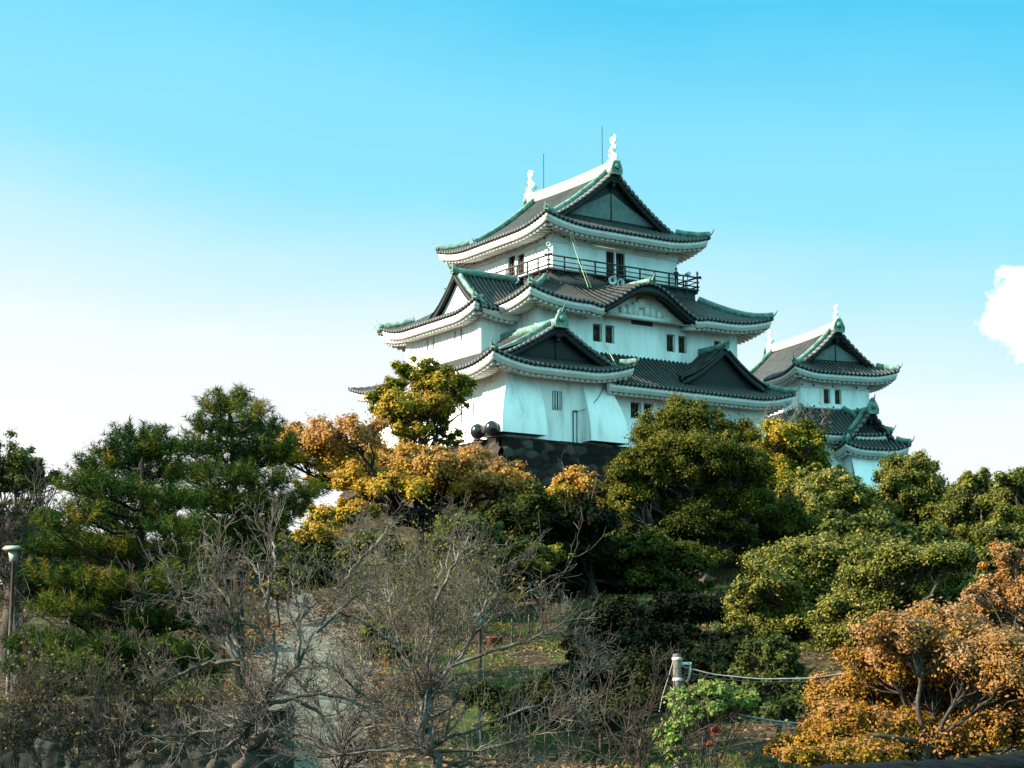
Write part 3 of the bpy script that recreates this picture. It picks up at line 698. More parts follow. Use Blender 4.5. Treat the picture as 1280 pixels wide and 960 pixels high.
# ---- second storey
R2 = (-3.99, 21.43, -3.52, 21.1)
mid = Roof(30.15, 2.55, 4.65, 0.82, 5.0, 0.25)
KC = 8.12 - R2[0]                                    # centre of the curved gable along the front eave
def kbump(x):
    t = np.abs(x - KC) / 4.9
    return 2.25 * np.where(t < 1, (0.5 + 0.5 * np.cos(np.pi * np.clip(t, 0, 1))) ** 0.85, 0) - 0.16 * np.where((t > .82) & (t < 1.25), np.sin((t - .82) / .43 * np.pi) ** 2, 0)
ro2, Fs2 = skirt('middle_roof', keep, R2, mid, ('front', 'right', 'back', 'left'), 2.24, OFF, skip=(KC - 4.5, KC + 4.5), bump=kbump)
Ff2 = Fs2['front'][0]
kb = MB(); x = np.linspace(KC - 4.7, KC + 4.7, 60); zk = lambda x: mid.z(corner(x, 25.42, (1, 1)), np.zeros_like(x)) + kbump(x)
th = 0.42 + 0.38 * np.exp(-((x - KC) / 1.6) ** 2)
kb.ringgrid(np.stack([Ff2(x, np.full_like(x, .10), zk(x) - .16), Ff2(x, np.full_like(x, .10), zk(x) - .2 - th), Ff2(x, np.full_like(x, .5), zk(x) - .2 - th), Ff2(x, np.full_like(x, .5), zk(x) - .16)], 1))
kb.build('curved_gable_board', M['dark'], ro2, off=OFF)
ks = MB(); ks.grid(np.stack([Ff2(x, np.full_like(x, .45), zk(x) - .35), Ff2(x, np.full_like(x, 2.3), zk(x) - .35)], 1)); ks.build('curved_gable_soffit', M['dark'], ro2, off=OFF)
kwl = MB(); kwl.grid(np.stack([Ff2(x, np.full_like(x, 1.5), zk(x) - .36), Ff2(x, np.full_like(x, 1.5), np.full_like(x, 29.55))], 1))
kwl.build('curved_gable_wall', M['gablew'], ro2, off=OFF)
kp = MB()
fbox(kp, Ff2, KC - 3.6, KC + 3.6, 1.18, 1.5, 29.55, 29.85)
for sg in (-1, 1):
    for i, (a, b) in enumerate(((.3, .9), (.95, 1.5), (1.6, 2.2))):
        fbox(kp, Ff2, KC + sg * a - .0 if sg > 0 else KC - b, KC + b if sg > 0 else KC - a, 1.30, 1.5, 29.9, 31.0 - .28 * i)
kp.lathe([(.02, -.2), (.55, -.12), (.4, .1), (.02, .16)], Ff2(np.array([KC]), np.array([1.35]), np.array([31.0]))[0], (0, -1, 0), 12)
kp.build('gable_carving', M['gablew'], ro2, off=OFF)
ke = MB(); c_ = Ff2(np.array([KC]), np.array([0.0]), np.array([float(zk(np.array([KC]))[0])]))[0]
yy = np.linspace(0, 4.2, 8); ke.sweep(np.stack([np.full(8, c_[0]), c_[1] + yy, c_[2] + .05 + 0.05 * yy], 1), BOX(.42, 0, .32))
horn(ke, c_ + np.array([0, 0, .2]), (0, -1, 0), 0.9); ke.build('curved_gable_ridge', M['copper'], ro2, off=OFF)
F2f = frame_of(-1.72, -1.285, (1, 0), (0, 1)); F2l = frame_of(-1.72, -1.285, (0, 1), (1, 0))
F2r = frame_of(19.16, -1.285, (0, 1), (-1, 0))
h2 = [(5.47, 6.40, 27.45, 28.95), (6.72, 7.65, 27.45, 28.95), (13.12, 14.05, 27.38, 28.88), (14.38, 15.3, 27.38, 28.88), (18.3, 19.05, 28.25, 28.85)]
lv = (9.4, 11.7, 29.32, 29.72)
w2 = MB(); wall_faces(w2, F2f, 0, 20.88, 24.0, 30.1, h2 + [lv]); wall_faces(w2, F2l, 0, 20.0, 24.0, 30.1); wall_faces(w2, F2r, 0, 20.0, 24.0, 30.1)
w2.build('middle_wall', M['plaster'], keep, off=OFF)
for h in h2: window(keep, F2f, h, 'thin', OFF)
g = MB(); fbox(g, F2f, lv[0], lv[1], .10, .2, lv[2], lv[3])
for i in range(5): fbox(g, F2f, lv[0] + .02, lv[1] - .02, .02, .12, lv[2] + .03 + i * .078, lv[2] + .065 + i * .078)
g.build('louvre', M['vent'], keep, off=OFF)
# bay pushed out of the side of the second storey, gable facing the sun
b2r = Roof(29.65, 2.75, 4.5, 0.75, 4.0, .35); b2s = MB(); b2e = MB()
F_ = frame_of(-6.2, 1.2, (0, 1), (1, 0)); zb2 = lambda x, d: b2r.z(corner(x, 15.4, (1, 1)), d)
slope(b2s, F_, 0, 15.4, lambda x: np.minimum(np.minimum(x, 15.4 - x) + .001, 4.5), zb2, 8); eave(b2e, F_, 15.4, (1, 1), lambda x: zb2(x, 0 * x), 1.5)
G_ = frame_of(-6.2, 1.2, (1, 0), (0, 1)); zg2 = lambda x, d: b2r.z(corner(x, 15.4, (1, 0)), d)
slope(b2s, G_, 0, 4.6, lambda x: np.minimum(x + .001, 4.5), zg2, 8); eave(b2e, G_, 15.4, (1, 0), lambda x: zg2(x, 0 * x), 1.5, xr=(0, 4.6))
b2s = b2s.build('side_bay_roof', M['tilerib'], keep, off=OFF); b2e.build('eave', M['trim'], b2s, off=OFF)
for sd_ in (0, 1): hip(F_, b2r, None, 2.2, M['copper'], b2s, sd_, off=OFF, Wd=15.4)
small_gable(keep, 5.35, 4.15, -5.65, 29.75, 33.25, 0.9, 'side_gable_roof', OFF, lambda a, b, z: np.stack(np.broadcast_arrays(b, a, z), -1), 'gablew', 'copper')
Fbl = frame_of(-4.6, 2.7, (0, 1), (1, 0)); Fbf = frame_of(-4.6, 2.7, (1, 0), (0, 1))
hb = [(2.9, 3.15, 27.7, 28.7), (3.9, 4.15, 27.7, 28.7), (7.4, 7.65, 27.7, 28.7), (8.4, 8.65, 27.7, 28.7)]
w = MB(); wall_faces(w, Fbl, 0, 12.2, 24, 29.5, hb); wall_faces(w, Fbf, 0, 3.2, 24, 29.5); w.build('side_bay_wall', M['plaster'], keep, off=OFF)
for h in hb: window(keep, Fbl, h, 'thin', OFF)
tr = MB(); fbox(tr, Fbl, -.04, 12.2, -.05, .01, 28.95, 29.1); tr.build('wall_trim', M['trim'], bpy.data.objects['side_bay_wall'], off=OFF)

# ---- first storey: main skirt, gabled bay at the near corner, small gable further along
R1 = (-9.25, 21.95, -5.5, 16.7)
bay1 = Roof(23.98, 3.55, 6.8, 0.85, 4.5, 0.30)
low = Roof(23.40, 3.15, 4.25, 0.75, 4.5, 0.25)
Wu = R1[1] - R1[0]; Wv = R1[3] - R1[2]
Ff1 = frame_of(R1[0], R1[2], (1, 0), (0, 1)); Fl1 = frame_of(R1[0], R1[2], (0, 1), (1, 0)); Fr1 = frame_of(R1[1], R1[2], (0, 1), (-1, 0))
mb = MB(); ev = MB()
zf1 = lambda x, d: low.z(corner(x, Wu, (0, 1)), d); zr1 = lambda x, d: low.z(corner(x, Wv, (1, 1)), d); zl1 = lambda x, d: bay1.z(corner(x, Wv, (0, 1)), d)
slope(mb, Ff1, 12.0, Wu, lambda x: np.minimum(Wu - x + .001, 4.3), zf1, 8)
slope(mb, Fr1, 0, Wv, lambda x: np.minimum(np.minimum(x, Wv - x) + .001, 4.3), zr1, 8)
slope(mb, Fl1, 11.0, Wv, lambda x: np.minimum(Wv - x + .001, 6.5), zl1, 8)
eave(ev, Ff1, Wu, (0, 1), lambda x: zf1(x, 0 * x), 1.8, xr=(11.6, Wu)); eave(ev, Fr1, Wv, (1, 1), lambda x: zr1(x, 0 * x), 1.8)
ev2 = MB(); eave(ev2, Fl1, Wv, (0, 1), lambda x: zl1(x, 0 * x), 1.9, xr=(11.0, Wv))
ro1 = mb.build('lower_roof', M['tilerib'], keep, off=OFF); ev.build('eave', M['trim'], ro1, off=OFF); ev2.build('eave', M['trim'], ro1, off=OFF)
hip(Ff1, low, None, 4.2, M['copper'], ro1, 1, off=OFF, Wd=Wu)
hip_gable('corner_bay_roof', keep, lambda p, q, z: np.stack(np.broadcast_arrays(-9.25 + np.asarray(p), -6.3 + np.asarray(q), z), -1), 13.6, 11.8, bay1, 1.0, 1.9, front=True, back=False, off=OFF,
          gm='dark', pm='dark', ridge_m='copper', right_eave=(0, 1.2), ped=0.6, ridge_h=.45, ridge_end=9.0)
small_gable(keep, 15.0, 4.6, -4.7, 24.35, 27.45, -1.25, 'small_gable_roof', OFF, IDT)
# walls
F1b = frame_of(-6.75, -4.4, (1, 0), (0, 1)); F1l = frame_of(-6.75, -4.4, (0, 1), (1, 0)); F1br = frame_of(2.85, -4.4, (0, 1), (-1, 0))
F1m = frame_of(2.85, -3.7, (1, 0), (0, 1)); F1r = frame_of(20.15, -3.7, (0, 1), (-1, 0))
hbar = [(4.27, 5.22, 20.82, 22.38)]; hmn = [(2.85, 3.9, 20.95, 22.3), (4.2, 5.15, 20.95, 22.3), (11.2, 12.2, 20.95, 22.3)]
hl = [(4.6, 4.85, 20.6, 21.7), (6.4, 6.65, 20.3, 21.9), (13.0, 13.25, 20.3, 21.9)]
vents = [(2.0, 2.62, 18.75, 19.1)]
w = MB(); wall_faces(w, F1b, 0, 9.6, 18.32, 23.9, hbar); wall_faces(w, F1l, 0, 21.0, 18.32, 23.9, hl); wall_faces(w, F1br, 0, .72, 18.32, 23.9)
wall_faces(w, F1m, 0, 17.3, 18.32, 23.3, hmn + vents); wall_faces(w, F1r, 0, 20, 18.32, 23.3)
w1 = w.build('lower_wall', M['plaster'], keep, off=OFF)
for h in hbar: window(keep, F1b, h, 'bars', OFF)
for h in hmn: window(keep, F1m, h, 'thin', OFF)
for h in hl: window(keep, F1l, h, 'thin', OFF)
window(keep, F1m, vents[0], 'thin', OFF)
# panel joints on the plaster
pj = MB()
fbox(pj, F1m, 13.3, 15.4, -.12, .0, 18.4, 22.0); pj.build('plaster_panel', M['plaster'], w1, off=OFF)
# flared stone-drop skirts at the two corners of the bay
def flare(name, u0, u1, vb, su, zt, zb, A, ret):
    """skirt from u0 to u1 on the front, wrapping the corner on side su (-1 low u, 1 high u) for `ret` metres"""
    t = np.linspace(0, 1, 14); out = A * np.sin(t * math.pi / 2) ; z = zt + (zb - zt) * t; e = 0.012
    m = MB()
    if su < 0:
        P = [np.stack([np.full_like(t, u1), vb - out - e, z], 1), np.stack([u0 - out - e, vb - out - e, z], 1), np.stack([u0 - out - e, np.full_like(t, vb + ret), z], 1)]
        ends = [np.stack([np.full_like(t, u1), np.full_like(t, vb), z], 1), np.stack([np.full_like(t, u0), np.full_like(t, vb + ret), z], 1)]
    else:
        P = [np.stack([np.full_like(t, u0), vb - out - e, z], 1), np.stack([u1 + out + e, vb - out - e, z], 1), np.stack([u1 + out + e, np.full_like(t, vb + ret), z], 1)]
        ends = [np.stack([np.full_like(t, u0), np.full_like(t, vb), z], 1), np.stack([np.full_like(t, u1), np.full_like(t, vb + ret), z], 1)]
    m.grid(np.array(P[:2])); m.grid(np.array(P[1:])); m.grid(np.array([ends[0], P[0]])); m.grid(np.array([P[2], ends[1]]))
    o = m.build(name, M['plaster'], keep, off=OFF)
    b = MB(); zz = zb; k = (u0 - A * .98, u1 - .02) if su < 0 else (u0 + .02, u1 + A * .98)
    b.box(k[0], k[1], vb - A * .98, vb + .0, zz + .02, zz + .12); b.box(*((u0 - A * .97, u0) if su < 0 else (u1, u1 + A * .97)), vb + .002, vb + ret - .02, zz + .02, zz + .12)
    b.build('drop_slot', M['brown'], o, off=OFF)
flare('flared_skirt', -6.75, -3.75, -4.4, -1, 22.9, 18.62, 1.15, 2.8)
flare('flared_skirt', 0.35, 2.85, -4.4, 1, 23.35, 18.52, 1.25, 0.7)
# rain pipe with its looping wire
pm = MB()
def pipe(mbb, pts, r, sides=6):
    pts = np.array(pts, float); mbb.tubes(pts[None], np.full((1, len(pts)), r), sides)
pipe(pm, [(-.55, -4.5, 18.4), (-.55, -4.5, 19.8), (-.55, -4.5, 20.9)], .05); pipe(pm, [(-.20, -4.5, 18.4), (-.20, -4.5, 19.8), (-.20, -4.5, 20.9)], .04)
pipe(pm, [(-.60, -4.52, 20.9), (-.35, -4.52, 20.92), (-.12, -4.52, 20.9)], .06)
t = np.linspace(0, 1, 12); pipe(pm, np.stack([-.2 + 2.6 * t, -4.52 - .9 * np.sin(t * 1.57) * (1 - t) * 1.5 - .15 * t, 20.9 + .25 * np.sin(t * 3) * 0 + 2.3 * t ** 1.6], 1), .03)
pm.build('drain_pipe', M['vent'], keep, off=OFF)
for (v, z0, z1) in ((4.0, 43.6, 48.0), (13.1, 43.6, 47.8)):
    r_ = MB(); pipe(r_, [(8.72, v, z0), (8.72, v, (z0 + z1) / 2), (8.72, v, z1)], .035, 5); r_.build('lightning_rod', M['black'], keep, off=OFF)

# ---- stone base of the keep
def stone_base():
    pts = [(-7.6, 19.0), (-7.6, -5.1), (20.9, -5.1), (20.9, 19.0)]; m = MB(); tints = []
    c = np.array([6.0, 7.0]); zt, zb = 18.30, 8.0; nz_ = 86
    for i in range(3):
        a, b = np.array(pts[i]), np.array(pts[i + 1]); ln = np.linalg.norm(b - a); n = int(ln / .12)
        nrm = np.array([(b - a)[1], -(b - a)[0]]) / ln
        if nrm @ ((a + b) / 2 - c) < 0: nrm = -nrm
        s = np.linspace(0, 1, n); k = np.linspace(0, 1, nz_); Sg, Kg = np.meshgrid(s, k, indexing='ij')
        rel, tn = stone_relief(Sg * ln, (1 - Kg) * (zt - zb), 1.05, .72, 11 + i)
        bat = 3.6 * Kg ** 1.25
        da = (a - c) / np.linalg.norm(a - c); 
        A_ = a[None, None] + (b - a)[None, None] * Sg[..., None]
        sx = (b - a) / ln
        ext = bat * (2 * Sg - 1)                     # corners batter outwards on both faces
        XY = A_ + nrm * (bat + rel * .26)[..., None] + sx * ext[..., None]
        m.grid(np.concatenate([XY, (zt - (zt - zb) * Kg)[..., None]], -1)); tints.append(face_tint(tn))
    nq = sum(len(x) for x in m.q)
    m.box(-7.65, 20.95, -5.15, 19.0, 18.05, 18.302); tints.append(np.full(6, .2))
    o = m.build('stone_base', M['stone_brown'], tint=np.concatenate(tints), off=(0, 0, 8.0))
    o.location = (KO[0], KO[1], 8.0); o.rotation_euler = (0, 0, KA)
    tag(o, 'dark battered stone base wall carrying the large white keep', 'stone wall')
stone_base()

# ------------------------------------------------------------------ the smaller keep behind
SA, SO, SZ = 0.35, (26.54, 165.0), 15.0
keep2 = empty('castle_turret', (SO[0], SO[1], SZ), SA); OF2 = (0, 0, SZ)
tag(keep2, 'small white two storey castle turret with dark roofs standing behind the big keep', 'castle')
st = Roof(28.85, 4.55, 5.7, 0.62, 3.5, 0.42)
hip_gable('top_roof', keep2, IDT, 11.4, 17.0, st, 1.7, 1.4, off=OF2, fishes=0.72, ped=.7, pm='gable', ridge_m='ridge', ridge_h=.6, verge_h=.5)
Gf = frame_of(1.4, 1.5, (1, 0), (0, 1)); Gl = frame_of(1.4, 1.5, (0, 1), (1, 0)); Gr = frame_of(8.9, 1.5, (0, 1), (-1, 0))
hs = [(2.5, 3.22, 26.05, 27.45), (3.72, 4.42, 26.05, 27.45)]
w = MB(); wall_faces(w, Gf, 0, 7.5, 22.0, 28.7, hs); wall_faces(w, Gl, 0, 14, 22.0, 28.7); wall_faces(w, Gr, 0, 14, 22, 28.7); wt = w.build('upper_wall', M['plaster'], keep2, off=OF2)
for h in hs: window(keep2, Gf, h, 'thin', OF2)
b = MB(); fbox(b, Gf, -.04, 7.54, -.05, .01, 27.5, 27.68); fbox(b, Gf, -.04, 7.54, -.06, .01, 25.55, 25.8)
for x in (0.05, 1.3, 2.35, 4.6, 5.9, 7.4): fbox(b, Gf, x - .05, x + .05, -.03, .01, 27.68, 28.4)
b.build('wall_trim', M['trim'], wt, off=OF2)
for x in (.15, 1.4, 3.5, 6.1, 7.35):
    for z in (27.75, 25.75):
        b = MB(); b.lathe([(.01, 0), (.10, 0), (.08, .06), (.01, .07)], Gf(np.array([x]), np.array([-.06]), np.array([z]))[0], (0, -1, 0), 8); b.build('nail_cover', M['dark'], wt, off=OF2)
sk = Roof(22.75, 2.75, 3.4, 0.3, 3, .25)
skirt('lower_roof', keep2, (-2.0, 9.2, -1.9, 19.0), sk, ('front', 'left'), 1.3, OF2)
lb = Roof(21.35, 3.7, 3.55, 0.55, 2.6, .35)
hip_gable('bay_roof', keep2, lambda p, q, z: np.stack(np.broadcast_arrays(3.45 + np.asarray(p), -2.9 + np.asarray(q), z), -1), 7.1, 7.5, lb, 1.1, 1.1, front=True, back=False, off=OF2,
          gm='dark', pm='dark', ridge_m='copper', ridge_h=.4, ped=.5, verge_h=.45)
Hf = frame_of(4.6, -1.8, (1, 0), (0, 1)); Hl = frame_of(4.6, -1.8, (0, 1), (1, 0)); Hr = frame_of(9.4, -1.8, (0, 1), (-1, 0))
w = MB(); wall_faces(w, Hf, 0, 4.8, 15.0, 21.2); wall_faces(w, Hl, 0, 4, 15.0, 21.2); wall_faces(w, Hr, 0, 8, 15, 21.2)
Jf = frame_of(-.6, -.5, (1, 0), (0, 1)); Jl = frame_of(-.6, -.5, (0, 1), (1, 0)); Jr = frame_of(10.9, 1.4, (0, 1), (-1, 0))
wall_faces(w, Jf, 0, 6, 15, 22.6); wall_faces(w, Jl, 0, 18, 15, 22.6); wall_faces(w, Jr, 0, 14, 15, 22.4); w.build('lower_wall', M['plaster'], keep2, off=OF2)
t = np.linspace(0, 1, 10); o_ = 1.2 * np.sin(t * 1.57); z = 21.0 - 5.0 * t; m = MB()
m.grid(np.array([np.stack([4.6 + 0 * t, -1.82 - o_, z], 1), np.stack([9.42 + o_, -1.82 - o_, z], 1), np.stack([9.42 + o_, 2.2 + 0 * t, z], 1)]))
m.build('flared_skirt', M['plaster'], keep2, off=OF2)
# ------------------------------------------------------------------ END OF CASTLE

# ------------------------------------------------------------------ vegetation builders
def unit(v): return v / (np.linalg.norm(v, axis=-1, keepdims=True) + 1e-9)
def leaves(mb, C, Nn, size, rng, aspect=0.55):
    """one small rhombic leaf per centre"""
    n = len(C); r = rng.normal(size=(n, 3)); a = unit(np.cross(Nn, r)); b = np.cross(unit(Nn), a)
    sz = size * rng.uniform(0.65, 1.35, n)[:, None]
    P = np.stack([C - a * sz * .5, C + b * sz * .5 * aspect, C + a * sz * .5, C - b * sz * .5 * aspect], 1)
    mb.add(P.reshape(-1, 3), np.arange(n * 4).reshape(n, 4))
def polyline_wander(p0, p1, rng, k=8, amp=0.08, sag=0.0):
    t = np.linspace(0, 1, k)[:, None]; L_ = np.linalg.norm(p1 - p0)
    w = np.zeros((k, 3)); 
    for f in (1, 2, 3): w += np.sin(t * math.pi * f) * rng.normal(size=3) * amp * L_ / f
    w[:, 2] += (sag * L_ * np.sin(t * math.pi))[:, 0]
    return p0 + (p1 - p0) * t + w
def crown_tree(name, label, cat, Y, base, fork, lobes, lm, leaf, seed, cover=5.0, bark='bark', group=None, trunk_r=None, hue=(0.5, 0.25, 0.22), deep=0.85,
               aspect=0.55, clump=0.40, base_Y=None, top_hue=0.0, sparse=0.0, extra=None, back=0.85, grow=1.22, jit=0.30):
    """lobes: (px, py, rx, ry[, hue shift]) traced at distance Y; each becomes an ellipsoid of leaf clumps at its own depth"""
    rng = np.random.default_rng(seed); ppm = FPX / Y
    lob = []
    xs_ = [l[0] for l in lobes]; cw = (max(xs_) - min(xs_) + 2 * np.mean([l[2] for l in lobes])) / ppm
    cx = np.mean(xs_)
    for l in lobes:
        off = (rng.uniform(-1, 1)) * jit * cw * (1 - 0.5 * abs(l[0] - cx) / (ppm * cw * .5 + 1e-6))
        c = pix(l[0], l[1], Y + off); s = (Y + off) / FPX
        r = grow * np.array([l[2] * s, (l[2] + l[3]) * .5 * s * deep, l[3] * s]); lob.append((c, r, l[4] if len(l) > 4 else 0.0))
    front = len(lob)
    for l in list(lob):                              # rear half of the crown
        if rng.uniform() < back:
            d = rng.uniform(0.25, 0.5) * cw; lob.append((l[0] + np.array([rng.uniform(-.2, .2) * cw * .3, d, -l[1][2] * rng.uniform(0, .4)]), l[1] * rng.uniform(.8, 1), l[2]))
    by = base_Y or Y; b0 = pix(base[0], base[1], by); gz = float(terr(b0[0], b0[1])); b0 = np.array([b0[0], b0[1], gz - 0.3])
    f0 = pix(fork[0], fork[1], Y)
    ht = max(l[0][2] + l[1][2] for l in lob) - gz
    tr = trunk_r or 0.028 * ht + 0.05
    wood = MB(); k = 10; P = polyline_wander(b0, f0, rng, k, 0.05)
    rad = tr * (1.35 - 0.6 * np.linspace(0, 1, k)); rad[0] *= 1.5; rad[1] *= 1.1
    wood.tubes(P[None], rad[None], 9)
    br = []; brr = []; tw = []; twr = []
    Cs, Ns, Ts = [], [], []
    for i, (c, r, h) in enumerate(lob):
        tgt = c - np.array([0, 0, r[2] * .35]); Pl = polyline_wander(P[-1 - int(rng.integers(0, 3))], tgt, rng, 9, 0.07, 0.05)
        dist = np.linalg.norm(tgt - P[-1]); r0 = np.clip(tr * 0.55 * (0.6 + 0.05 * r.max()), .03, tr * .7)
        br.append(Pl); brr.append(np.linspace(r0, r0 * .35, 9))
        # clumps over the ellipsoid
        area = 4 * math.pi * ((r[0] * r[2] + r[0] * r[1] + r[1] * r[2]) / 3)
        nl = int(cover * area / (leaf * leaf * aspect * .5)) 
        nl = min(nl, 24000); K = int(np.clip(20 * (r.mean() / (leaf * 6)) ** 1.2, 12, 70))
        d = unit(rng.normal(size=(K, 3))); d[:, 2] = np.where(d[:, 2] < -0.35, -d[:, 2] * .6, d[:, 2]); d = unit(d)
        cc = c + d * r * rng.uniform(.35, 1.05, (K, 1)); cr = clump * r.mean() * rng.uniform(.45, 1.2, K); ch = rng.uniform(-1, 1, K) * hue[1]
        keep_ = rng.uniform(size=K) > sparse; cc, cr, ch, d = cc[keep_], cr[keep_], ch[keep_], d[keep_]; K = len(cc)
        if K == 0: continue
        for j in range(K):
            q = polyline_wander(Pl[int(rng.integers(5, 9))], cc[j], rng, 5, 0.08); tw.append(q); twr.append(np.linspace(r0 * .30, .012, 5))
        w = cr ** 2; which = rng.choice(K, nl, p=w / w.sum())
        u = unit(rng.normal(size=(nl, 3))); rr = np.clip(np.abs(rng.normal(size=nl)) * .45 + .35 * rng.uniform(size=nl), 0, 1.6)
        pos = cc[which] + u * (cr[which] * rr)[:, None] * np.array([1, 1, .8])
        nn = unit(u * 0.6 + d[which] * .5 + np.array([0, 0, .45]) + rng.normal(size=(nl, 3)) * .6)
        Cs.append(pos); Ns.append(nn)
        up = top_hue * np.clip(u[:, 2] * .7 + d[which][:, 2] * .6, -1, 1)  # upward leaves move up the colour ramp, downward ones down it
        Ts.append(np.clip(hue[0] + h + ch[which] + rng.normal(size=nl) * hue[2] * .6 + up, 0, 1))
    wood.tubes(np.array(br), np.array(brr), 6)
    if tw: wood.tubes(np.array(tw), np.array(twr), 3)
    t = empty(name, (b0[0], b0[1], gz)); tag(t, label, cat, group)
    wood.build('trunk', M[bark], t, off=t.location, smooth=True)
    lv_ = MB(); C = np.vstack(Cs); leaves(lv_, C, np.vstack(Ns), leaf, rng, aspect)
    lv_.build('crown', LM[lm], t, tint=np.concatenate(Ts), off=t.location)
    return t

def pine_tree(name, label, Y, trunk, pads, seed, shoot=0.42, dens=1.0, group=None):
    """pads: (px, py, rx, ry): flat tiers of upright needle shoots"""
    rng = np.random.default_rng(seed); ppm = FPX / Y; wood = MB()
    b0 = pix(*trunk[0], Y); gz = float(terr(b0[0], Y)); pts = [np.array([b0[0], Y, gz - .3])] + [pix(x, y, Y) for x, y in trunk[1:]]
    pts = np.array(pts); tt = np.linspace(0, len(pts) - 1, 18); P = np.stack([np.interp(tt, range(len(pts)), pts[:, i]) for i in range(3)], 1)
    rad = np.linspace(0.24, 0.04, 18); wood.tubes(P[None], rad[None], 8)
    br, brr, tw, twr = [], [], [], []; A, D, T = [], [], []
    for (px, py, rx, ry) in pads:
        for rep_ in range(2):
            off = rng.uniform(-1.0, 1.0) * (1.0 + 1.4 * rx / ppm) + (1.2 if rep_ else -0.5)
            c = pix(px, py, Y + off); s = (Y + off) / FPX; r = np.array([rx * s * .95, max(rx * s * .7, .45), ry * s * .75])
            j = int(np.argmin(np.abs(P[:, 2] - (c[2] - .35 * abs(c[0] - b0[0]) - .2)))); j = min(j, 16)
            q = polyline_wander(P[j], c - np.array([0, 0, r[2] * .6]), rng, 8, .06, -.03); br.append(q); brr.append(np.linspace(rad[j] * .5 + .01, .02, 8))
            n = int(dens * 40 * (r[0] * r[1]) / .55) + 8
            d = rng.normal(size=(n, 3)); d = unit(d) * rng.uniform(0.2, 1.22, (n, 1)) ** .6
            pos = c + d * r
            outw = unit(np.stack([d[:, 0] * r[0], d[:, 1] * r[1], np.zeros(n)], 1))
            ax = unit(outw * rng.uniform(.2, 1.0, (n, 1)) + np.array([0, 0, 1.0]) * rng.uniform(.45, 1.2, (n, 1)) + rng.normal(size=(n, 3)) * .18)
            A.append(pos); D.append(ax); T.append(np.clip(.43 + rng.normal(size=n) * .17 + .10 * rng.normal(), 0, 1))
            sel = rng.choice(n, max(n // 3, 4), replace=False)
            for i in sel: tw.append(polyline_wander(q[int(rng.integers(3, 8))], pos[i], rng, 4, .05)); twr.append(np.linspace(.018, .008, 4))
    wood.tubes(np.array(br), np.array(brr), 5); wood.tubes(np.array(tw), np.array(twr), 3)
    A, D, T = np.vstack(A), np.vstack(D), np.concatenate(T); n = len(A); k = 44
    a = rng.uniform(0, 2 * math.pi, (n, k)); hgt = rng.uniform(-.1, 1, (n, k)); ln = shoot * .46 * rng.uniform(.7, 1.1, (n, k))
    e1 = unit(np.cross(D, rng.normal(size=(n, 3)))); e2 = np.cross(D, e1)
    rd = e1[:, None] * np.cos(a)[..., None] + e2[:, None] * np.sin(a)[..., None]
    st = A[:, None] + D[:, None] * (hgt * shoot)[..., None]
    dr = unit(rd * .95 + D[:, None] * .6); tip = st + dr * ln[..., None]
    sd_ = unit(np.cross(dr, rng.normal(size=(n, k, 3)))) * .0125
    V = np.stack([st - sd_, st + sd_, tip], 2).reshape(-1, 3); mb = MB(); mb.add(V, None, np.arange(n * k * 3).reshape(-1, 3))
    tint = (T[:, None] + rng.normal(size=(n, k)) * .07 + np.where(rng.uniform(size=(n, 1)) > .965, .28, 0)).ravel().clip(0, 1)
    t = empty(name, (b0[0], Y, gz)); tag(t, label, 'pine tree', group)
    wood.build('trunk', M['bark_dark'], t, off=t.location, smooth=True); mb.build('needles', LM['pine'], t, tint=tint, off=t.location)
    return t

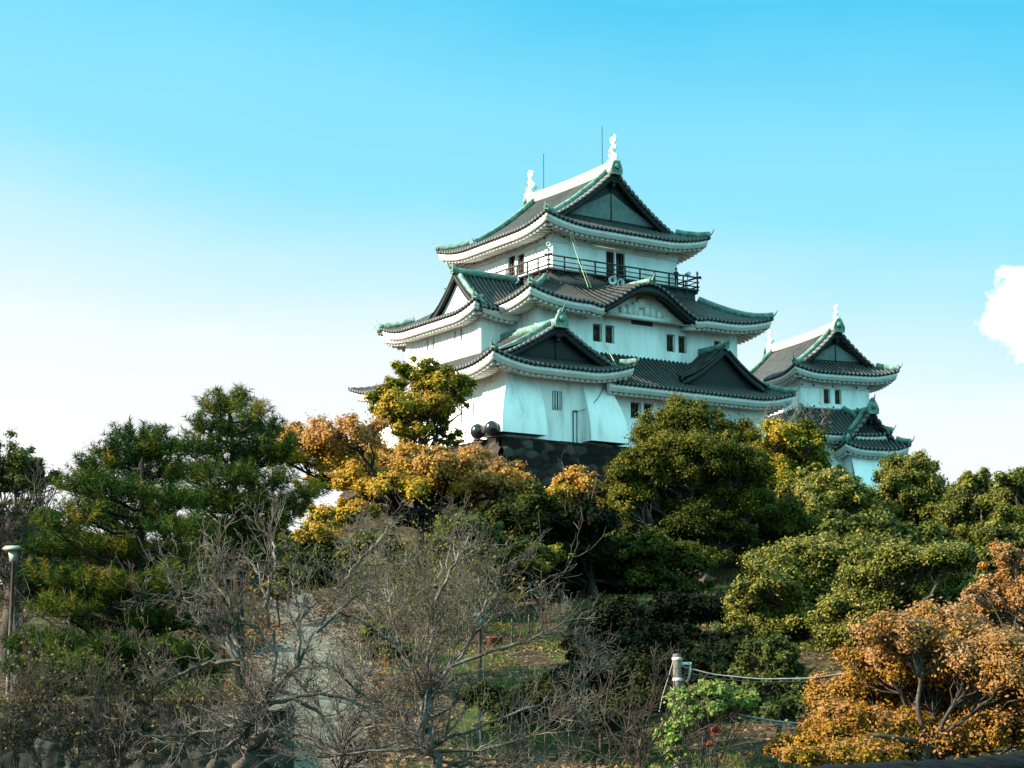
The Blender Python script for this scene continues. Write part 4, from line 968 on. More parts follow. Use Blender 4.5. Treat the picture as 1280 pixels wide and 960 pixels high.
def bare_tree(name, label, cat, Y, limbs, seed, r0=0.14, twig=1.0, mt='twig', levels=3, base=None, group=None, dens=1.0, up=0.25, extra_mat=None, buds=None):
    """limbs: pixel polylines [(px,py[,dY]),...] of the main wood; finer branches grow from them"""
    rng = np.random.default_rng(seed); store = {0: [], 1: [], 2: [], 3: []}; out = MB()
    def grow(p, d, L_, r, lev):
        k = {1: 7, 2: 6, 3: 5}[lev]; pts = [p]; st = L_ / (k - 1); dd = d.copy()
        for i in range(k - 1):
            dd = dd + rng.normal(size=3) * .20 + np.array([0, 0, up * .28]); dd /= np.linalg.norm(dd); p = p + dd * st; pts.append(p)
        pts = np.array(pts); rad = np.linspace(r, max(r * .38, .0026 * Y / 22), k); store[lev].append((pts, rad))
        if lev < levels:
            nb = max(1, int(rng.poisson({1: 6.0, 2: 3.4}[lev] * dens)))
            for i in range(nb):
                t = rng.uniform(.18, 1.0) * (k - 1); j = min(int(t), k - 2); f = t - j
                q = pts[j] * (1 - f) + pts[j + 1] * f; ax = pts[j + 1] - pts[j]; ax /= np.linalg.norm(ax)
                sdv = rng.normal(size=3); sdv -= ax * (sdv @ ax); sdv /= np.linalg.norm(sdv)
                nd = ax * rng.uniform(.55, .95) + sdv * rng.uniform(.45, .95); nd /= np.linalg.norm(nd)
                grow(q, nd, L_ * rng.uniform(.30, .62), max(rad[j] * .55, .0036 * Y / 22), lev + 1)
    first = None
    for li, lb in enumerate(limbs):
        pts = np.array([pix(l[0], l[1], Y + (l[2] if len(l) > 2 else 0)) for l in lb])
        if first is None and base is None:
            g = pts[0].copy(); g[2] = float(terr(g[0], g[1])) - .2; 
            if g[2] < pts[0][2] - .3: pts = np.vstack([[g], pts])
            first = g
        n = 14; tt = np.linspace(0, len(pts) - 1, n); P = np.stack([np.interp(tt, range(len(pts)), pts[:, i]) for i in range(3)], 1)
        P[1:-1] = (P[:-2] + 2 * P[1:-1] + P[2:]) / 4; P[2:-1] += rng.normal(size=(n - 3, 3)) * .018 * np.linalg.norm(P[-1] - P[0]) / 2
        a0 = r0 if li == 0 else r0 * (.22 if len(lb) > 2 else .16); rad = a0 * (1 - np.linspace(0, 1, n)) ** .8 * (.85 if li else .4) + (.007 if li else a0 * .5) * (Y / 23) ** .5
        store[0].append((P, rad)); L_ = np.linalg.norm(np.diff(P, axis=0), axis=1).sum()
        nb = int((L_ / .22) * dens)
        for i in range(nb):
            t = rng.uniform(.22 if li else .45, 1.0) * (n - 1); j = min(int(t), n - 2); q = P[j]; ax = unit(P[j + 1] - P[j]); sdv = rng.normal(size=3); sdv -= ax * (sdv @ ax); sdv /= np.linalg.norm(sdv)
            nd = ax * rng.uniform(.5, 1) + sdv * rng.uniform(.4, .9) + np.array([0, 0, up]); nd /= np.linalg.norm(nd)
            grow(q, nd, twig * rng.uniform(.40, 1.2), min(max(rad[j] * .4, .008 * Y / 23), .017 * Y / 23), 1)
    for lv_, sides in ((0, 8), (1, 5), (2, 3), (3, 3)):
        if store[lv_]: out.tubes(np.array([a for a, b in store[lv_]]), np.array([b for a, b in store[lv_]]), sides)
    loc = first if first is not None else np.array(base)
    if buds is None:
        o = out.build(name, M[mt], None, off=loc, smooth=True); o.location = loc; tag(o, label, cat, group); return o
    t = empty(name, loc); tag(t, label, cat, group); out.build('branches', M[mt], t, off=loc, smooth=True)
    lm, size, every, hue = buds; tips = np.vstack([a[-2:] for l in (2, 3) for a, b in store[l]]); tips = tips[rng.uniform(size=len(tips)) < every]
    tips = np.repeat(tips, 2, 0) + rng.normal(size=(len(tips) * 2, 3)) * size
    mb = MB(); leaves(mb, tips, unit(rng.normal(size=tips.shape) + [0, 0, .6]), size, rng, .6)
    mb.build('leaves', LM[lm], t, tint=np.clip(hue + rng.normal(size=len(tips)) * .22, 0, 1), off=loc)
    return t
def thicket(name, label, Y, x0, x1, ybase, ytop, n, seed, mt='twig_dark', cat='bush', group=None, spread=1.2, leaf=None, r=.012, lean=.35):
    """many thin stems rising from the ground between two pixels"""
    rng = np.random.default_rng(seed); mb = MB(); P1, R1_, P2, R2_ = [], [], [], []; tips = []
    xa, xb = pix(x0, ybase, Y)[0], pix(x1, ybase, Y)[0]; loc = np.array([(xa + xb) / 2, Y, float(terr((xa + xb) / 2, Y))])
    for i in range(n):
        x = rng.uniform(xa, xb); y = Y + rng.normal() * spread; g = float(terr(x, y)) - .1
        e = (x - loc[0]) / ((xb - xa) / 2 + 1e-6); top = pix(640, ytop, Y)[2]; bot = min(g, top - .5)
        h = (top - bot) * rng.uniform(.45, 1.05) * (1 - .35 * e * e)
        d = np.array([rng.normal() * lean + .15 * e, rng.normal() * lean, 1.0]); q = polyline_wander(np.array([x, y, bot]), np.array([x, y, bot]) + d * h, rng, 8, .06)
        P1.append(q); R1_.append(np.linspace(r, r * .3, 8))
        for k in range(int(rng.integers(4, 10))):
            j = int(rng.integers(2, 7)); dd = unit(rng.normal(size=3) + np.array([0, 0, .6])); l = h * rng.uniform(.10, .32)
            w = polyline_wander(q[j], q[j] + dd * l, rng, 5, .09); P2.append(w); R2_.append(np.linspace(r * .45, r * .22, 5)); tips.append(w[-1]); tips.append(w[3])
    mb.tubes(np.array(P1), np.array(R1_), 4); mb.tubes(np.array(P2), np.array(R2_), 3)
    if leaf is None:
        o = mb.build(name, M[mt], None, off=loc, smooth=True); o.location = loc; return tag(o, label, cat, group)
    t = empty(name, loc); tag(t, label, cat, group); mb.build('stems', M[mt], t, off=loc, smooth=True)
    lm, size, mult, hue, sig = leaf; tp = np.repeat(np.array(tips), mult, 0); tp = tp + rng.normal(size=tp.shape) * size * 1.6
    m2 = MB(); leaves(m2, tp, unit(rng.normal(size=tp.shape) + np.array([0, 0, .7])), size, rng, .6)
    m2.build('leaves', LM[lm], t, tint=np.clip(hue + rng.normal(size=len(tp)) * sig, 0, 1), off=loc); return t
def shrub(name, label, Y, lobes, lm, leaf, seed, cat='shrub', **kw):
    b = (np.mean([l[0] for l in lobes]), max(l[1] for l in lobes)); 
    return crown_tree(name, label, cat, Y, b, (b[0], b[1] - 4), lobes, lm, leaf, seed, trunk_r=kw.pop('trunk_r', .06), **kw)

# ------------------------------------------------------------------ trees on the castle slope (far to near)
crown_tree('maple_tree', 'small round topped olive and amber tree against the white side wall of the keep', 'tree', 116, (532, 640), (530, 570),
    [(520, 468, 32, 20, -.20), (485, 492, 26, 20, -.22), (558, 482, 30, 20, -.15), (500, 515, 32, 22, 0), (535, 510, 34, 24, .10), (575, 492, 18, 16, -.22), (478, 520, 16, 14, -.2), (515, 540, 26, 14, -.05), (560, 545, 20, 12, -.25), (545, 485, 25, 20, -.1)],
    'maple', .20, 21, hue=(.37, .14, .22), cover=2.6, bark='bark_dark', trunk_r=.26, top_hue=.10, grow=1.08, sparse=.08, group='trees with turning leaves')
crown_tree('maple_tree', 'wide spreading golden orange tree with a forked dark trunk below the keep corner', 'tree', 96, (545, 770), (545, 650),
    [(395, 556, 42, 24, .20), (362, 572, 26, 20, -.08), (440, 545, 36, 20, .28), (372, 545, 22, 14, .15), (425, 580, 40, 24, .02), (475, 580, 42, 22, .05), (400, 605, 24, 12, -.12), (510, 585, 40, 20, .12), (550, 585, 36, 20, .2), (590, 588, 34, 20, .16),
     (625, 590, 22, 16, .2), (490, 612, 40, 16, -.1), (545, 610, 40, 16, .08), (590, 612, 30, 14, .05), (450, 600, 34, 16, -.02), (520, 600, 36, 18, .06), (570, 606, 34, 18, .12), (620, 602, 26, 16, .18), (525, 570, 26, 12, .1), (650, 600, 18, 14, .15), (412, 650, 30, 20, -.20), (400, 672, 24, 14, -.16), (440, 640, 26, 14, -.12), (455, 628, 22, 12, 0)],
    'maple', .18, 22, hue=(.55, .10, .16), cover=3.6, bark='bark_dark', trunk_r=.42, top_hue=.10, group='trees with turning leaves', back=.35)
crown_tree('olive_tree', 'dark olive tree in shade below the dark stone base', 'tree', 108, (660, 760), (655, 690),
    [(640, 618, 34, 26), (665, 640, 30, 28), (630, 650, 30, 26), (650, 675, 36, 22), (690, 655, 26, 24), (640, 695, 30, 16), (610, 640, 18, 20)], 'camphor', .24, 23, hue=(.38, .12, .2), cover=4, bark='bark_dark')
crown_tree('maple_tree', 'little orange and yellow tree at the foot of the dark stone base', 'tree', 112, (728, 700), (728, 650),
    [(722, 602, 24, 16, .2), (705, 622, 24, 16, -.1), (740, 615, 20, 18, .15), (728, 636, 26, 14, -.05), (690, 632, 16, 10, -.2)], 'maple', .22, 24, hue=(.50, .12, .18), cover=3.2, trunk_r=.12, group='trees with turning leaves')
crown_tree('maple_tree', 'low yellow sprigged sapling in front of the black shaded tree', 'tree', 92, (672, 780), (670, 730),
    [(690, 692, 20, 10, -.2), (650, 690, 24, 12, -.18), (668, 704, 18, 8, -.1), (632, 700, 16, 10, -.25)], 'maple', .20, 25, hue=(.42, .14, .2), cover=2.4, trunk_r=.08, group='trees with turning leaves')
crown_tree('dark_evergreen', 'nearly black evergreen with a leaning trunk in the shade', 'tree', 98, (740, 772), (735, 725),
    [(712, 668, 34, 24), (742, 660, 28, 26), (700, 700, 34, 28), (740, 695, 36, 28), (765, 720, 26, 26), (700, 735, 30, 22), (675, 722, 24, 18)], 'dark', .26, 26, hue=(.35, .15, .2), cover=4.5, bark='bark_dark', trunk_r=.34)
thicket('stem_clump', 'dark multi stemmed bush beside the leaning black trunk', 99, 672, 708, 770, 715, 36, 27, 'bark_dark', r=.05, lean=.22, leaf=('dark', .22, 5, .45, .2))
crown_tree('camphor_tree', 'big dome shaped olive green tree standing before the right half of the keep', 'tree', 106, (884, 758), (880, 715),
    [(862, 528, 40, 26), (822, 552, 40, 28), (905, 548, 38, 26), (798, 592, 32, 28), (858, 575, 50, 34), (922, 590, 36, 34), (818, 628, 44, 32), (878, 625, 52, 36), (938, 632, 26, 32, -.1), (845, 665, 40, 26, -.28), (900, 672, 42, 26, -.28), (800, 655, 30, 24, -.28), (785, 590, 22, 24), (790, 630, 26, 26), (945, 600, 16, 24, -.1), (840, 600, 40, 30), (870, 660, 44, 30, -.28), (815, 575, 30, 24)],  # negative hue shift on lower lobes: crown shade painted into their leaves
    'camphor', .17, 28, hue=(.56, .13, .25), cover=4.2, jit=.14, grow=1.08, trunk_r=.36, top_hue=.10)
crown_tree('camphor_tree', 'dusky olive tree with two dark stems under the big dome shaped crown', 'tree', 101, (800, 772), (808, 735),
    [(800, 690, 40, 24), (845, 700, 40, 24), (770, 700, 24, 26), (815, 725, 40, 20), (880, 705, 30, 18), (850, 735, 30, 16), (775, 735, 24, 18)], 'camphor', .22, 29, hue=(.42, .12, .22), cover=4, bark='bark_dark', trunk_r=.30)
crown_tree('yellowing_tree', 'airy yellow green tree right of the big dome, before the far end of the keep', 'tree', 128, (990, 690), (985, 620),
    [(965, 556, 26, 20, .2), (985, 545, 24, 18, .18), (1008, 552, 22, 18, -.02), (960, 580, 24, 20, .2), (990, 580, 30, 22, .05), (1018, 575, 22, 20, -.1), (975, 605, 26, 18, .05), (1005, 605, 28, 18, -.1)],
    'maple', .24, 30, hue=(.17, .09, .10), cover=2.3, grow=1.34, trunk_r=.18, sparse=.05, group='trees with turning leaves')
bare_tree('bare_tree', 'small leafless pinkish tree poking up beside the far end of the keep', 'bare tree', 130, [[(985, 600), (982, 560), (978, 522)], [(982, 575), (968, 540), (955, 520)], [(984, 580), (1000, 545), (1012, 520)], [(983, 570), (990, 535), (996, 515)], [(1020, 600), (1022, 550), (1030, 520)]], 31, r0=.10, twig=1.5, dens=.8, levels=2)
EV = 'glossy evergreens on the slope'
crown_tree('evergreen_tree', 'evergreen directly under the small turret, at its flared foot', 'tree', 134, (1050, 720), (1050, 650),
    [(1040, 604, 26, 18), (1020, 610, 24, 18), (1070, 622, 22, 16), (1040, 632, 34, 22), (1082, 640, 30, 20), (1010, 630, 28, 24), (1060, 650, 40, 22), (1000, 655, 30, 22)], 'ever', .20, 32, hue=(.56, .14, .24), cover=3.8, group=EV, top_hue=.08)
crown_tree('evergreen_tree', 'evergreen with a round top just beside the turret foot against the sky', 'tree', 124, (1150, 740), (1145, 670),
    [(1138, 585, 26, 16), (1120, 600, 20, 16), (1158, 600, 20, 18), (1135, 615, 32, 20), (1110, 635, 34, 24), (1160, 632, 34, 24), (1130, 660, 44, 24), (1175, 655, 30, 24), (1090, 660, 30, 22)], 'ever', .20, 33, hue=(.58, .14, .24), cover=3.8, group=EV, top_hue=.08)
crown_tree('evergreen_tree', 'evergreen with a small knobby top against the sky, second from the edge', 'tree', 118, (1215, 760), (1215, 690),
    [(1217, 602, 18, 14), (1205, 618, 14, 12), (1235, 610, 14, 10), (1218, 630, 30, 20), (1195, 645, 24, 20), (1240, 645, 26, 22), (1215, 665, 40, 24), (1190, 680, 30, 20)], 'ever', .19, 34, hue=(.54, .14, .24), cover=3.8, group=EV, top_hue=.08)
crown_tree('evergreen_tree', 'tall evergreen cut by the picture edge, its top against the sky', 'tree', 110, (1275, 760), (1275, 690),
    [(1270, 602, 22, 16), (1290, 610, 22, 20), (1265, 630, 28, 22), (1295, 640, 28, 24), (1262, 660, 26, 24), (1285, 670, 34, 24), (1255, 690, 26, 18)], 'ever', .19, 35, hue=(.52, .14, .24), cover=3.8, group=EV, top_hue=.06)
crown_tree('evergreen_tree', 'evergreen between the big dome and the turret, its crown in half shade', 'tree', 112, (985, 770), (985, 720),
    [(975, 655, 32, 28), (1010, 670, 34, 26), (960, 690, 30, 26), (1000, 700, 40, 24), (1040, 690, 34, 24), (950, 645, 18, 22)], 'camphor', .20, 36, hue=(.52, .14, .22), cover=3.8, group=EV)
crown_tree('evergreen_tree', 'large drooping evergreen with a pale sheen, its lowest bough above the dark hollow', 'tree', 76, (1010, 850), (1005, 790),
    [(1000, 705, 46, 26), (1050, 695, 40, 26), (960, 735, 34, 26), (1005, 745, 50, 30), (940, 760, 26, 24), (965, 775, 34, 24), (1050, 740, 40, 30), (925, 785, 18, 18), (1010, 785, 44, 24), (955, 800, 22, 20)],
    'ever', .145, 37, hue=(.62, .14, .26), cover=3.8, group=EV, top_hue=.08, trunk_r=.3)
crown_tree('evergreen_tree', 'large evergreen mounded above the russet oak, its bare stems in view below', 'tree', 70, (1085, 860), (1085, 800),
    [(1100, 715, 44, 26), (1150, 705, 44, 26), (1075, 760, 40, 28), (1130, 750, 50, 30), (1180, 735, 36, 26), (1195, 700, 26, 22), (1165, 775, 40, 22), (1105, 795, 36, 22), (1060, 800, 28, 24), (1205, 760, 20, 20)],
    'ever', .135, 38, hue=(.60, .14, .26), cover=3.8, group=EV, top_hue=.08, trunk_r=.28)
# ------------------------------------------------------------------ pines and the left side
pine_tree('pine_tree', 'nearer pine with dense dark tiers sweeping down almost to the ground', 52, [(168, 880), (172, 780), (176, 660), (178, 572)],
    [(175, 553, 30, 14), (160, 575, 40, 14), (200, 572, 26, 14), (125, 590, 26, 14), (195, 598, 34, 14), (98, 612, 22, 11), (140, 618, 44, 16), (205, 630, 40, 16), (75, 660, 30, 12), (110, 645, 30, 12), (160, 655, 50, 16), (220, 668, 34, 16), (75, 690, 36, 14),
     (130, 690, 46, 18), (195, 700, 46, 18), (70, 725, 30, 12), (115, 735, 44, 16), (170, 742, 48, 18), (225, 730, 34, 16), (80, 765, 36, 14), (140, 778, 50, 16), (200, 780, 44, 16), (60, 805, 26, 10), (115, 815, 46, 14), (180, 822, 46, 14), (230, 820, 36, 14), (205, 855, 34, 12), (150, 850, 36, 12), (245, 862, 26, 10), (90, 842, 36, 12), (120, 872, 40, 12), (190, 885, 40, 12), (255, 835, 30, 12), (270, 790, 26, 12), (255, 765, 28, 12)],
    41, shoot=.52, dens=1.0, group='pines on the slope')
pine_tree('pine_tree', 'taller pine behind with open feathery top against the white sky', 64, [(300, 800), (298, 700), (292, 600), (288, 515)],
    [(288, 505, 18, 10), (268, 516, 18, 9), (312, 520, 16, 9), (332, 538, 18, 9), (262, 540, 22, 10), (295, 540, 26, 12), (335, 560, 22, 10), (240, 565, 24, 11), (280, 568, 32, 13), (325, 580, 30, 12), (350, 572, 12, 7), (235, 595, 28, 13), (280, 600, 38, 15), (330, 606, 32, 13),
     (240, 630, 32, 14), (290, 635, 42, 16), (340, 632, 26, 11), (255, 668, 38, 16), (310, 668, 40, 16), (350, 655, 16, 8), (270, 700, 42, 16), (325, 700, 34, 14), (385, 622, 16, 7), (365, 640, 16, 7)], 42, shoot=.58, dens=.9, group='pines on the slope')
pine_tree('pine_tree', 'low dark pine bough clump rooted behind the stone wall', 46, [(60, 880), (66, 845), (70, 815)], [(40, 812, 30, 10), (75, 830, 34, 12), (30, 838, 26, 9), (105, 838, 24, 9), (60, 856, 28, 8)], 43, shoot=.34, dens=1.0, group='pines on the slope')
crown_tree('ragged_tree', 'ragged half bare tree with bluish green tufts at the picture edge', 'tree', 72, (8, 850), (15, 720),
    [(5, 565, 26, 20), (38, 585, 22, 16), (20, 605, 28, 18), (50, 600, 14, 12), (10, 640, 30, 18), (48, 640, 18, 16, .15), (30, 665, 28, 16), (-25, 590, 30, 30), (-20, 650, 30, 30)], 'under', .16, 44, hue=(.36, .2, .2), cover=1.3, sparse=.3, bark='twig_dark', trunk_r=.25)
bare_tree('bare_tree', 'leafless twiggy tree in front of the ragged edge tree', 'bare tree', 60, [[(20, 850), (22, 780), (20, 700), (10, 640)], [(21, 760), (45, 690), (60, 620)], [(21, 770), (0, 700), (-10, 640)], [(22, 740), (70, 700), (95, 670)], [(20, 720), (30, 660), (45, 610)]], 45, r0=.12, twig=1.0, dens=1.0, mt='twig_dark')
thicket('bare_bush', 'purplish grey leafless bush under the left lamp', 52, -20, 110, 860, 715, 60, 46, 'twig', r=.014, spread=1.5, lean=.45)

crown_tree('evergreen_tree', 'dark evergreen filling the slope between the half shaded one and the mounded one', 'tree', 96, (1080, 800), (1080, 740),
    [(1060, 665, 34, 24), (1095, 675, 36, 26), (1040, 720, 36, 26), (1120, 690, 34, 24), (1140, 680, 30, 22), (1160, 690, 30, 24), (1190, 710, 34, 24)], 'ever', .23, 39, hue=(.46, .14, .22), cover=3.6, group=EV)
crown_tree('evergreen_tree', 'dark evergreen low behind the second russet oak', 'tree', 88, (1235, 800), (1235, 750),
    [(1225, 700, 34, 24), (1255, 690, 30, 24), (1235, 730, 40, 26), (1205, 735, 30, 22), (1275, 720, 30, 26)], 'ever', .22, 40, hue=(.42, .14, .22), cover=3.6, group=EV)
shrub('hedge_bush', 'shade-coloured leafy mass filling the shaded hollow under the large drooping evergreen', 74, [(930, 840, 40, 24), (980, 860, 44, 26), (1040, 850, 44, 26), (1090, 850, 40, 26), (1010, 830, 40, 22), (1130, 830, 40, 26)], 'dark', .18, 74, cat='bush', hue=(.6, .2, .22), cover=3.0)
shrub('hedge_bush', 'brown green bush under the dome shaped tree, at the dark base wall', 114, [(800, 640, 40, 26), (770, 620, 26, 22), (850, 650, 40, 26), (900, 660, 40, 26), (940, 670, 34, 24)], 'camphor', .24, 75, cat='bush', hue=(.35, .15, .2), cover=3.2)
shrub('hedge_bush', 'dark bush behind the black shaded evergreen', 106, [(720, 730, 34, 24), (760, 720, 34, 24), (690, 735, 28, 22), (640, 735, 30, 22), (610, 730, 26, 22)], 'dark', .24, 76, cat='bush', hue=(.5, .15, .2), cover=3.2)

for k_, (Y_, x0_, x1_, yy_, n_, lb_) in enumerate(((88, 740, 930, 775, 12, 'shade-coloured undergrowth at the back of the dark hollow, under the two dark stems'), (76, 725, 925, 803, 13, 'shade-coloured undergrowth in the middle of the dark hollow'),  # dark bushes added where there is only shade on the ground
        (66, 715, 930, 832, 13, 'shade-coloured undergrowth on the near side of the dark hollow'), (57, 690, 925, 862, 12, 'shade-coloured scrub behind the weathered post'), (50, 600, 900, 892, 10, 'shade-coloured scrub band in front of the garden, nearest the leafless trees'))):
    r_ = random.Random(k_); shrub('hollow_shade_bush', lb_, Y_, [(x0_ + (x1_ - x0_) * (i + .5) / n_ + r_.uniform(-8, 8), yy_ + r_.uniform(-22, 20), 24 + r_.uniform(-4, 8), 19 + r_.uniform(-5, 6)) for i in range(n_)], 'dark', .0024 * Y_, 130 + k_, cat='bush',
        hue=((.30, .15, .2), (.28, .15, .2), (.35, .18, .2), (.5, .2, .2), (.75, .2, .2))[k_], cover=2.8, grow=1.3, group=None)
shrub('hedge_bush', 'dull green undergrowth below the mounded evergreen', 60, [(1040, 880, 40, 22), (1085, 870, 44, 26), (1130, 860, 44, 26), (1000, 870, 30, 20), (960, 885, 34, 20), (1060, 910, 40, 20)], 'under', .14, 78, cat='bush', hue=(.22, .14, .18), cover=2.8)
for i_, (a_, lb_) in enumerate((((20, 690), 'low dark belt tree behind the ragged edge tree'), ((110, 705), 'low dark belt tree behind the nearer pine'), ((330, 700), 'low dark belt tree behind the taller pine'))):
    crown_tree('belt_tree', lb_, 'tree', 108, (a_[0], 760), (a_[0], 730), [(a_[0] + dx, a_[1] + dy, 34, 22) for dx, dy in ((-60, 0), (-30, -16), (0, -8), (30, -14), (60, 2), (-45, 24), (0, 24), (45, 26), (-80, 20), (80, 26))],
        'under', .26, 90 + i_, hue=(.2, .15, .15), cover=2.6, group='belt of trees far behind the pines', trunk_r=.15)
crown_tree('evergreen_tree', 'sunny evergreen shoulder between the yellow green tree and the turret foot', 'tree', 120, (1040, 720), (1040, 660),
    [(1025, 596, 22, 14), (1050, 610, 24, 16), (1015, 618, 26, 20), (1070, 630, 24, 16), (1045, 630, 34, 22), (1010, 645, 30, 22), (1080, 645, 30, 20)], 'ever', .23, 93, hue=(.68, .14, .24), cover=3.4, group=EV, top_hue=.08)
# ------------------------------------------------------------------ leafless cherries in the foreground
CH = 'leafless foreground trees'
bare_tree('bare_cherry_tree', 'large leafless cherry with a dark forked trunk in front of the pale ramp', 'bare tree', 23,
    [[(300, 985), (312, 940), (325, 900), (335, 872)], [(335, 872), (300, 822), (255, 790), (215, 765, -.6)], [(330, 878), (365, 835), (395, 790), (425, 735, .5)], [(335, 872), (345, 815), (332, 760), (322, 705, .6)],
     [(335, 880), (380, 868), (432, 872), (478, 892, .4)], [(298, 822), (272, 785), (250, 760), (210, 742, -1)], [(372, 828), (375, 770), (362, 715, .5)], [(318, 905), (270, 912), (215, 922), (165, 915, -.8)], [(395, 790), (430, 758), (470, 725, .8)],
     [(312, 850), (292, 800), (285, 745), (280, 705)], [(345, 860), (400, 890), (425, 940)], [(300, 825), (250, 830), (200, 855, -.5)], [(345, 815), (300, 770), (262, 722, .4)], [(425, 735, .5), (450, 700, .6), (480, 668, 1)], [(322, 895), (290, 930), (240, 950, -.5)], [(332, 760), (345, 700), (338, 660, .6)]],
    51, r0=.13, twig=.80, dens=1.08, group=CH)
bare_tree('bare_cherry_tree', 'leafless cherry with many upswept pale twigs in front of the lamp post', 'bare tree', 25,
    [[(545, 990), (540, 945), (532, 900), (526, 865)], [(526, 868), (502, 815), (490, 770), (480, 725, .5)], [(530, 885), (565, 830), (600, 785), (645, 750, .6), (680, 725, 1)], [(526, 865), (540, 805), (546, 750), (550, 700, .5)],
     [(540, 930), (600, 908), (670, 885), (735, 850, .6)], [(540, 940), (620, 935), (690, 912), (735, 896, -.3)], [(535, 900), (480, 885), (440, 860), (420, 830, -.6)], [(565, 832), (640, 805), (690, 790), (715, 792, .5)], [(540, 935), (480, 938), (430, 942), (390, 950)],
     [(528, 875), (580, 810), (608, 755), (632, 705, .8)], [(502, 815), (470, 785), (435, 768), (400, 765, -.4)], [(545, 965), (590, 945), (640, 950)], [(545, 750), (570, 700), (590, 665, .8)], [(538, 920), (500, 905), (455, 910, .4)], [(540, 950), (600, 960), (680, 948, .4)]],
    52, r0=.105, twig=.85, dens=1.12, group=CH)
bare_tree('bare_cherry_tree', 'low spreading leafless cherry between the two bigger ones, its twigs veiling the ramp', 'bare tree', 28,
    [[(425, 990), (428, 960), (430, 930)], [(430, 930), (400, 890), (375, 850), (352, 815, .5)], [(430, 932), (445, 880), (452, 830), (450, 790, .4)], [(430, 930), (480, 890), (510, 850), (530, 800, .6)], [(430, 940), (380, 920), (330, 915, -.5)], [(432, 940), (500, 930), (560, 905, .6)], [(428, 920), (420, 870), (405, 820, .5)]],
    50, r0=.07, twig=.95, dens=.95, group=CH)
bare_tree('bare_shrub', 'leafless ginger brown shrub beside the weathered post', 'bare shrub', 27, [[(800, 985), (800, 940), (795, 900)], [(800, 950), (830, 905), (845, 870)], [(800, 960), (760, 910), (750, 880)], [(805, 960), (850, 930), (890, 905)], [(800, 970), (740, 940), (690, 930)], [(800, 940), (815, 880), (818, 850)], [(810, 970), (870, 950), (930, 930)]],
    53, r0=.05, twig=.9, dens=.7, mt='twig_dark')
bare_tree('bare_shrub', 'sprawling leafless shrub over the rough stone wall', 'bare shrub', 33, [[(150, 985), (150, 940), (145, 905)], [(150, 945), (100, 905), (60, 880)], [(150, 950), (70, 925), (0, 915)], [(150, 935), (185, 890), (195, 850)], [(150, 960), (210, 925), (250, 900)], [(148, 930), (120, 880), (128, 850)], [(20, 980), (15, 920), (30, 880)], [(60, 985), (40, 935), (5, 900)], [(90, 985), (100, 940), (90, 900)], [(220, 985), (230, 930), (215, 890)], [(260, 985), (275, 940), (290, 895)], [(10, 985), (-5, 940), (10, 905)], [(185, 985), (190, 940), (175, 905)]],
    54, r0=.05, twig=1.0, dens=1.35, mt='twig_dark', buds=('under', .07, .10, .6))
thicket('bare_bush', 'mass of thin straw coloured stems under the forked trunk of the golden tree', 84, 450, 600, 830, 640, 190, 55, 'twig', r=.016, spread=3.5, lean=.35, leaf=('under', .16, 2, .5, .2))
thicket('bare_bush', 'grey brown brush along the near edge of the garden below the lamp post', 36, 430, 700, 985, 880, 210, 56, 'twig', r=.012, spread=2.5, lean=.55)
thicket('bare_bush', 'dry bramble with reddish leaves under the vine covered post', 30, 840, 990, 985, 900, 90, 57, 'twig_dark', r=.008, spread=1.0, lean=.55, leaf=('vine', .06, 1, .75, .3))
thicket('bare_bush', 'leafless pinkish brush in front of the dark stone base', 110, 640, 790, 660, 572, 60, 58, 'twig', r=.022, spread=1.5, lean=.5)
thicket('bare_bush', 'dark scrub at the foot of the pale ramp', 44, 200, 330, 930, 850, 80, 59, 'twig_dark', r=.012, spread=1.2, lean=.5, leaf=('under', .10, 2, .35, .2))
# ------------------------------------------------------------------ russet oaks and low growth on the right
crown_tree('russet_oak', 'russet and gold leaved oak filling the near corner above the dark log rail', 'tree', 29, (1170, 990), (1160, 930),
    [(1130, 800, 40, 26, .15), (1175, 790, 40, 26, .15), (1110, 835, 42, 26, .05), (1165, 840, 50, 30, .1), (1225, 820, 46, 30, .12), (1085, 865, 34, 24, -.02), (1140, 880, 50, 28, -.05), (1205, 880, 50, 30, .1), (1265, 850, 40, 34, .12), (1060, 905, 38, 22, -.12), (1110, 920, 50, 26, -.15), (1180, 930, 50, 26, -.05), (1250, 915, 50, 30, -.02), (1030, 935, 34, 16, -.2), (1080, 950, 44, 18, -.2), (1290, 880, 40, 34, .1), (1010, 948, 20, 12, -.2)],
    'oak', .062, 61, hue=(.60, .26, .34), cover=3.4, sparse=.08, grow=1.34, trunk_r=.14, aspect=.6, group='russet oaks', clump=.5, back=.3, top_hue=.12)
crown_tree('russet_oak', 'second russet oak, pinkish and half bare, behind the near one at the picture edge', 'tree', 44, (1275, 880), (1270, 800),
    [(1262, 700, 28, 18, .05), (1290, 715, 30, 20, .05), (1250, 735, 26, 18, .15), (1280, 745, 34, 20, .1), (1235, 765, 26, 16, .2), (1275, 775, 36, 16, .2), (1215, 745, 14, 10, .2)], 'oak', .095, 62, hue=(.66, .18, .24), cover=2.0, trunk_r=.10, sparse=.12, group='russet oaks')
shrub('conifer_shrub', 'yellowish green bushy young conifer at the edge of the dark hollow', 50, [(960, 820, 26, 20), (945, 840, 22, 18), (985, 835, 24, 20), (965, 858, 30, 20), (1000, 860, 20, 16)], 'under', .12, 63, hue=(.36, .14, .16), cover=3.2)
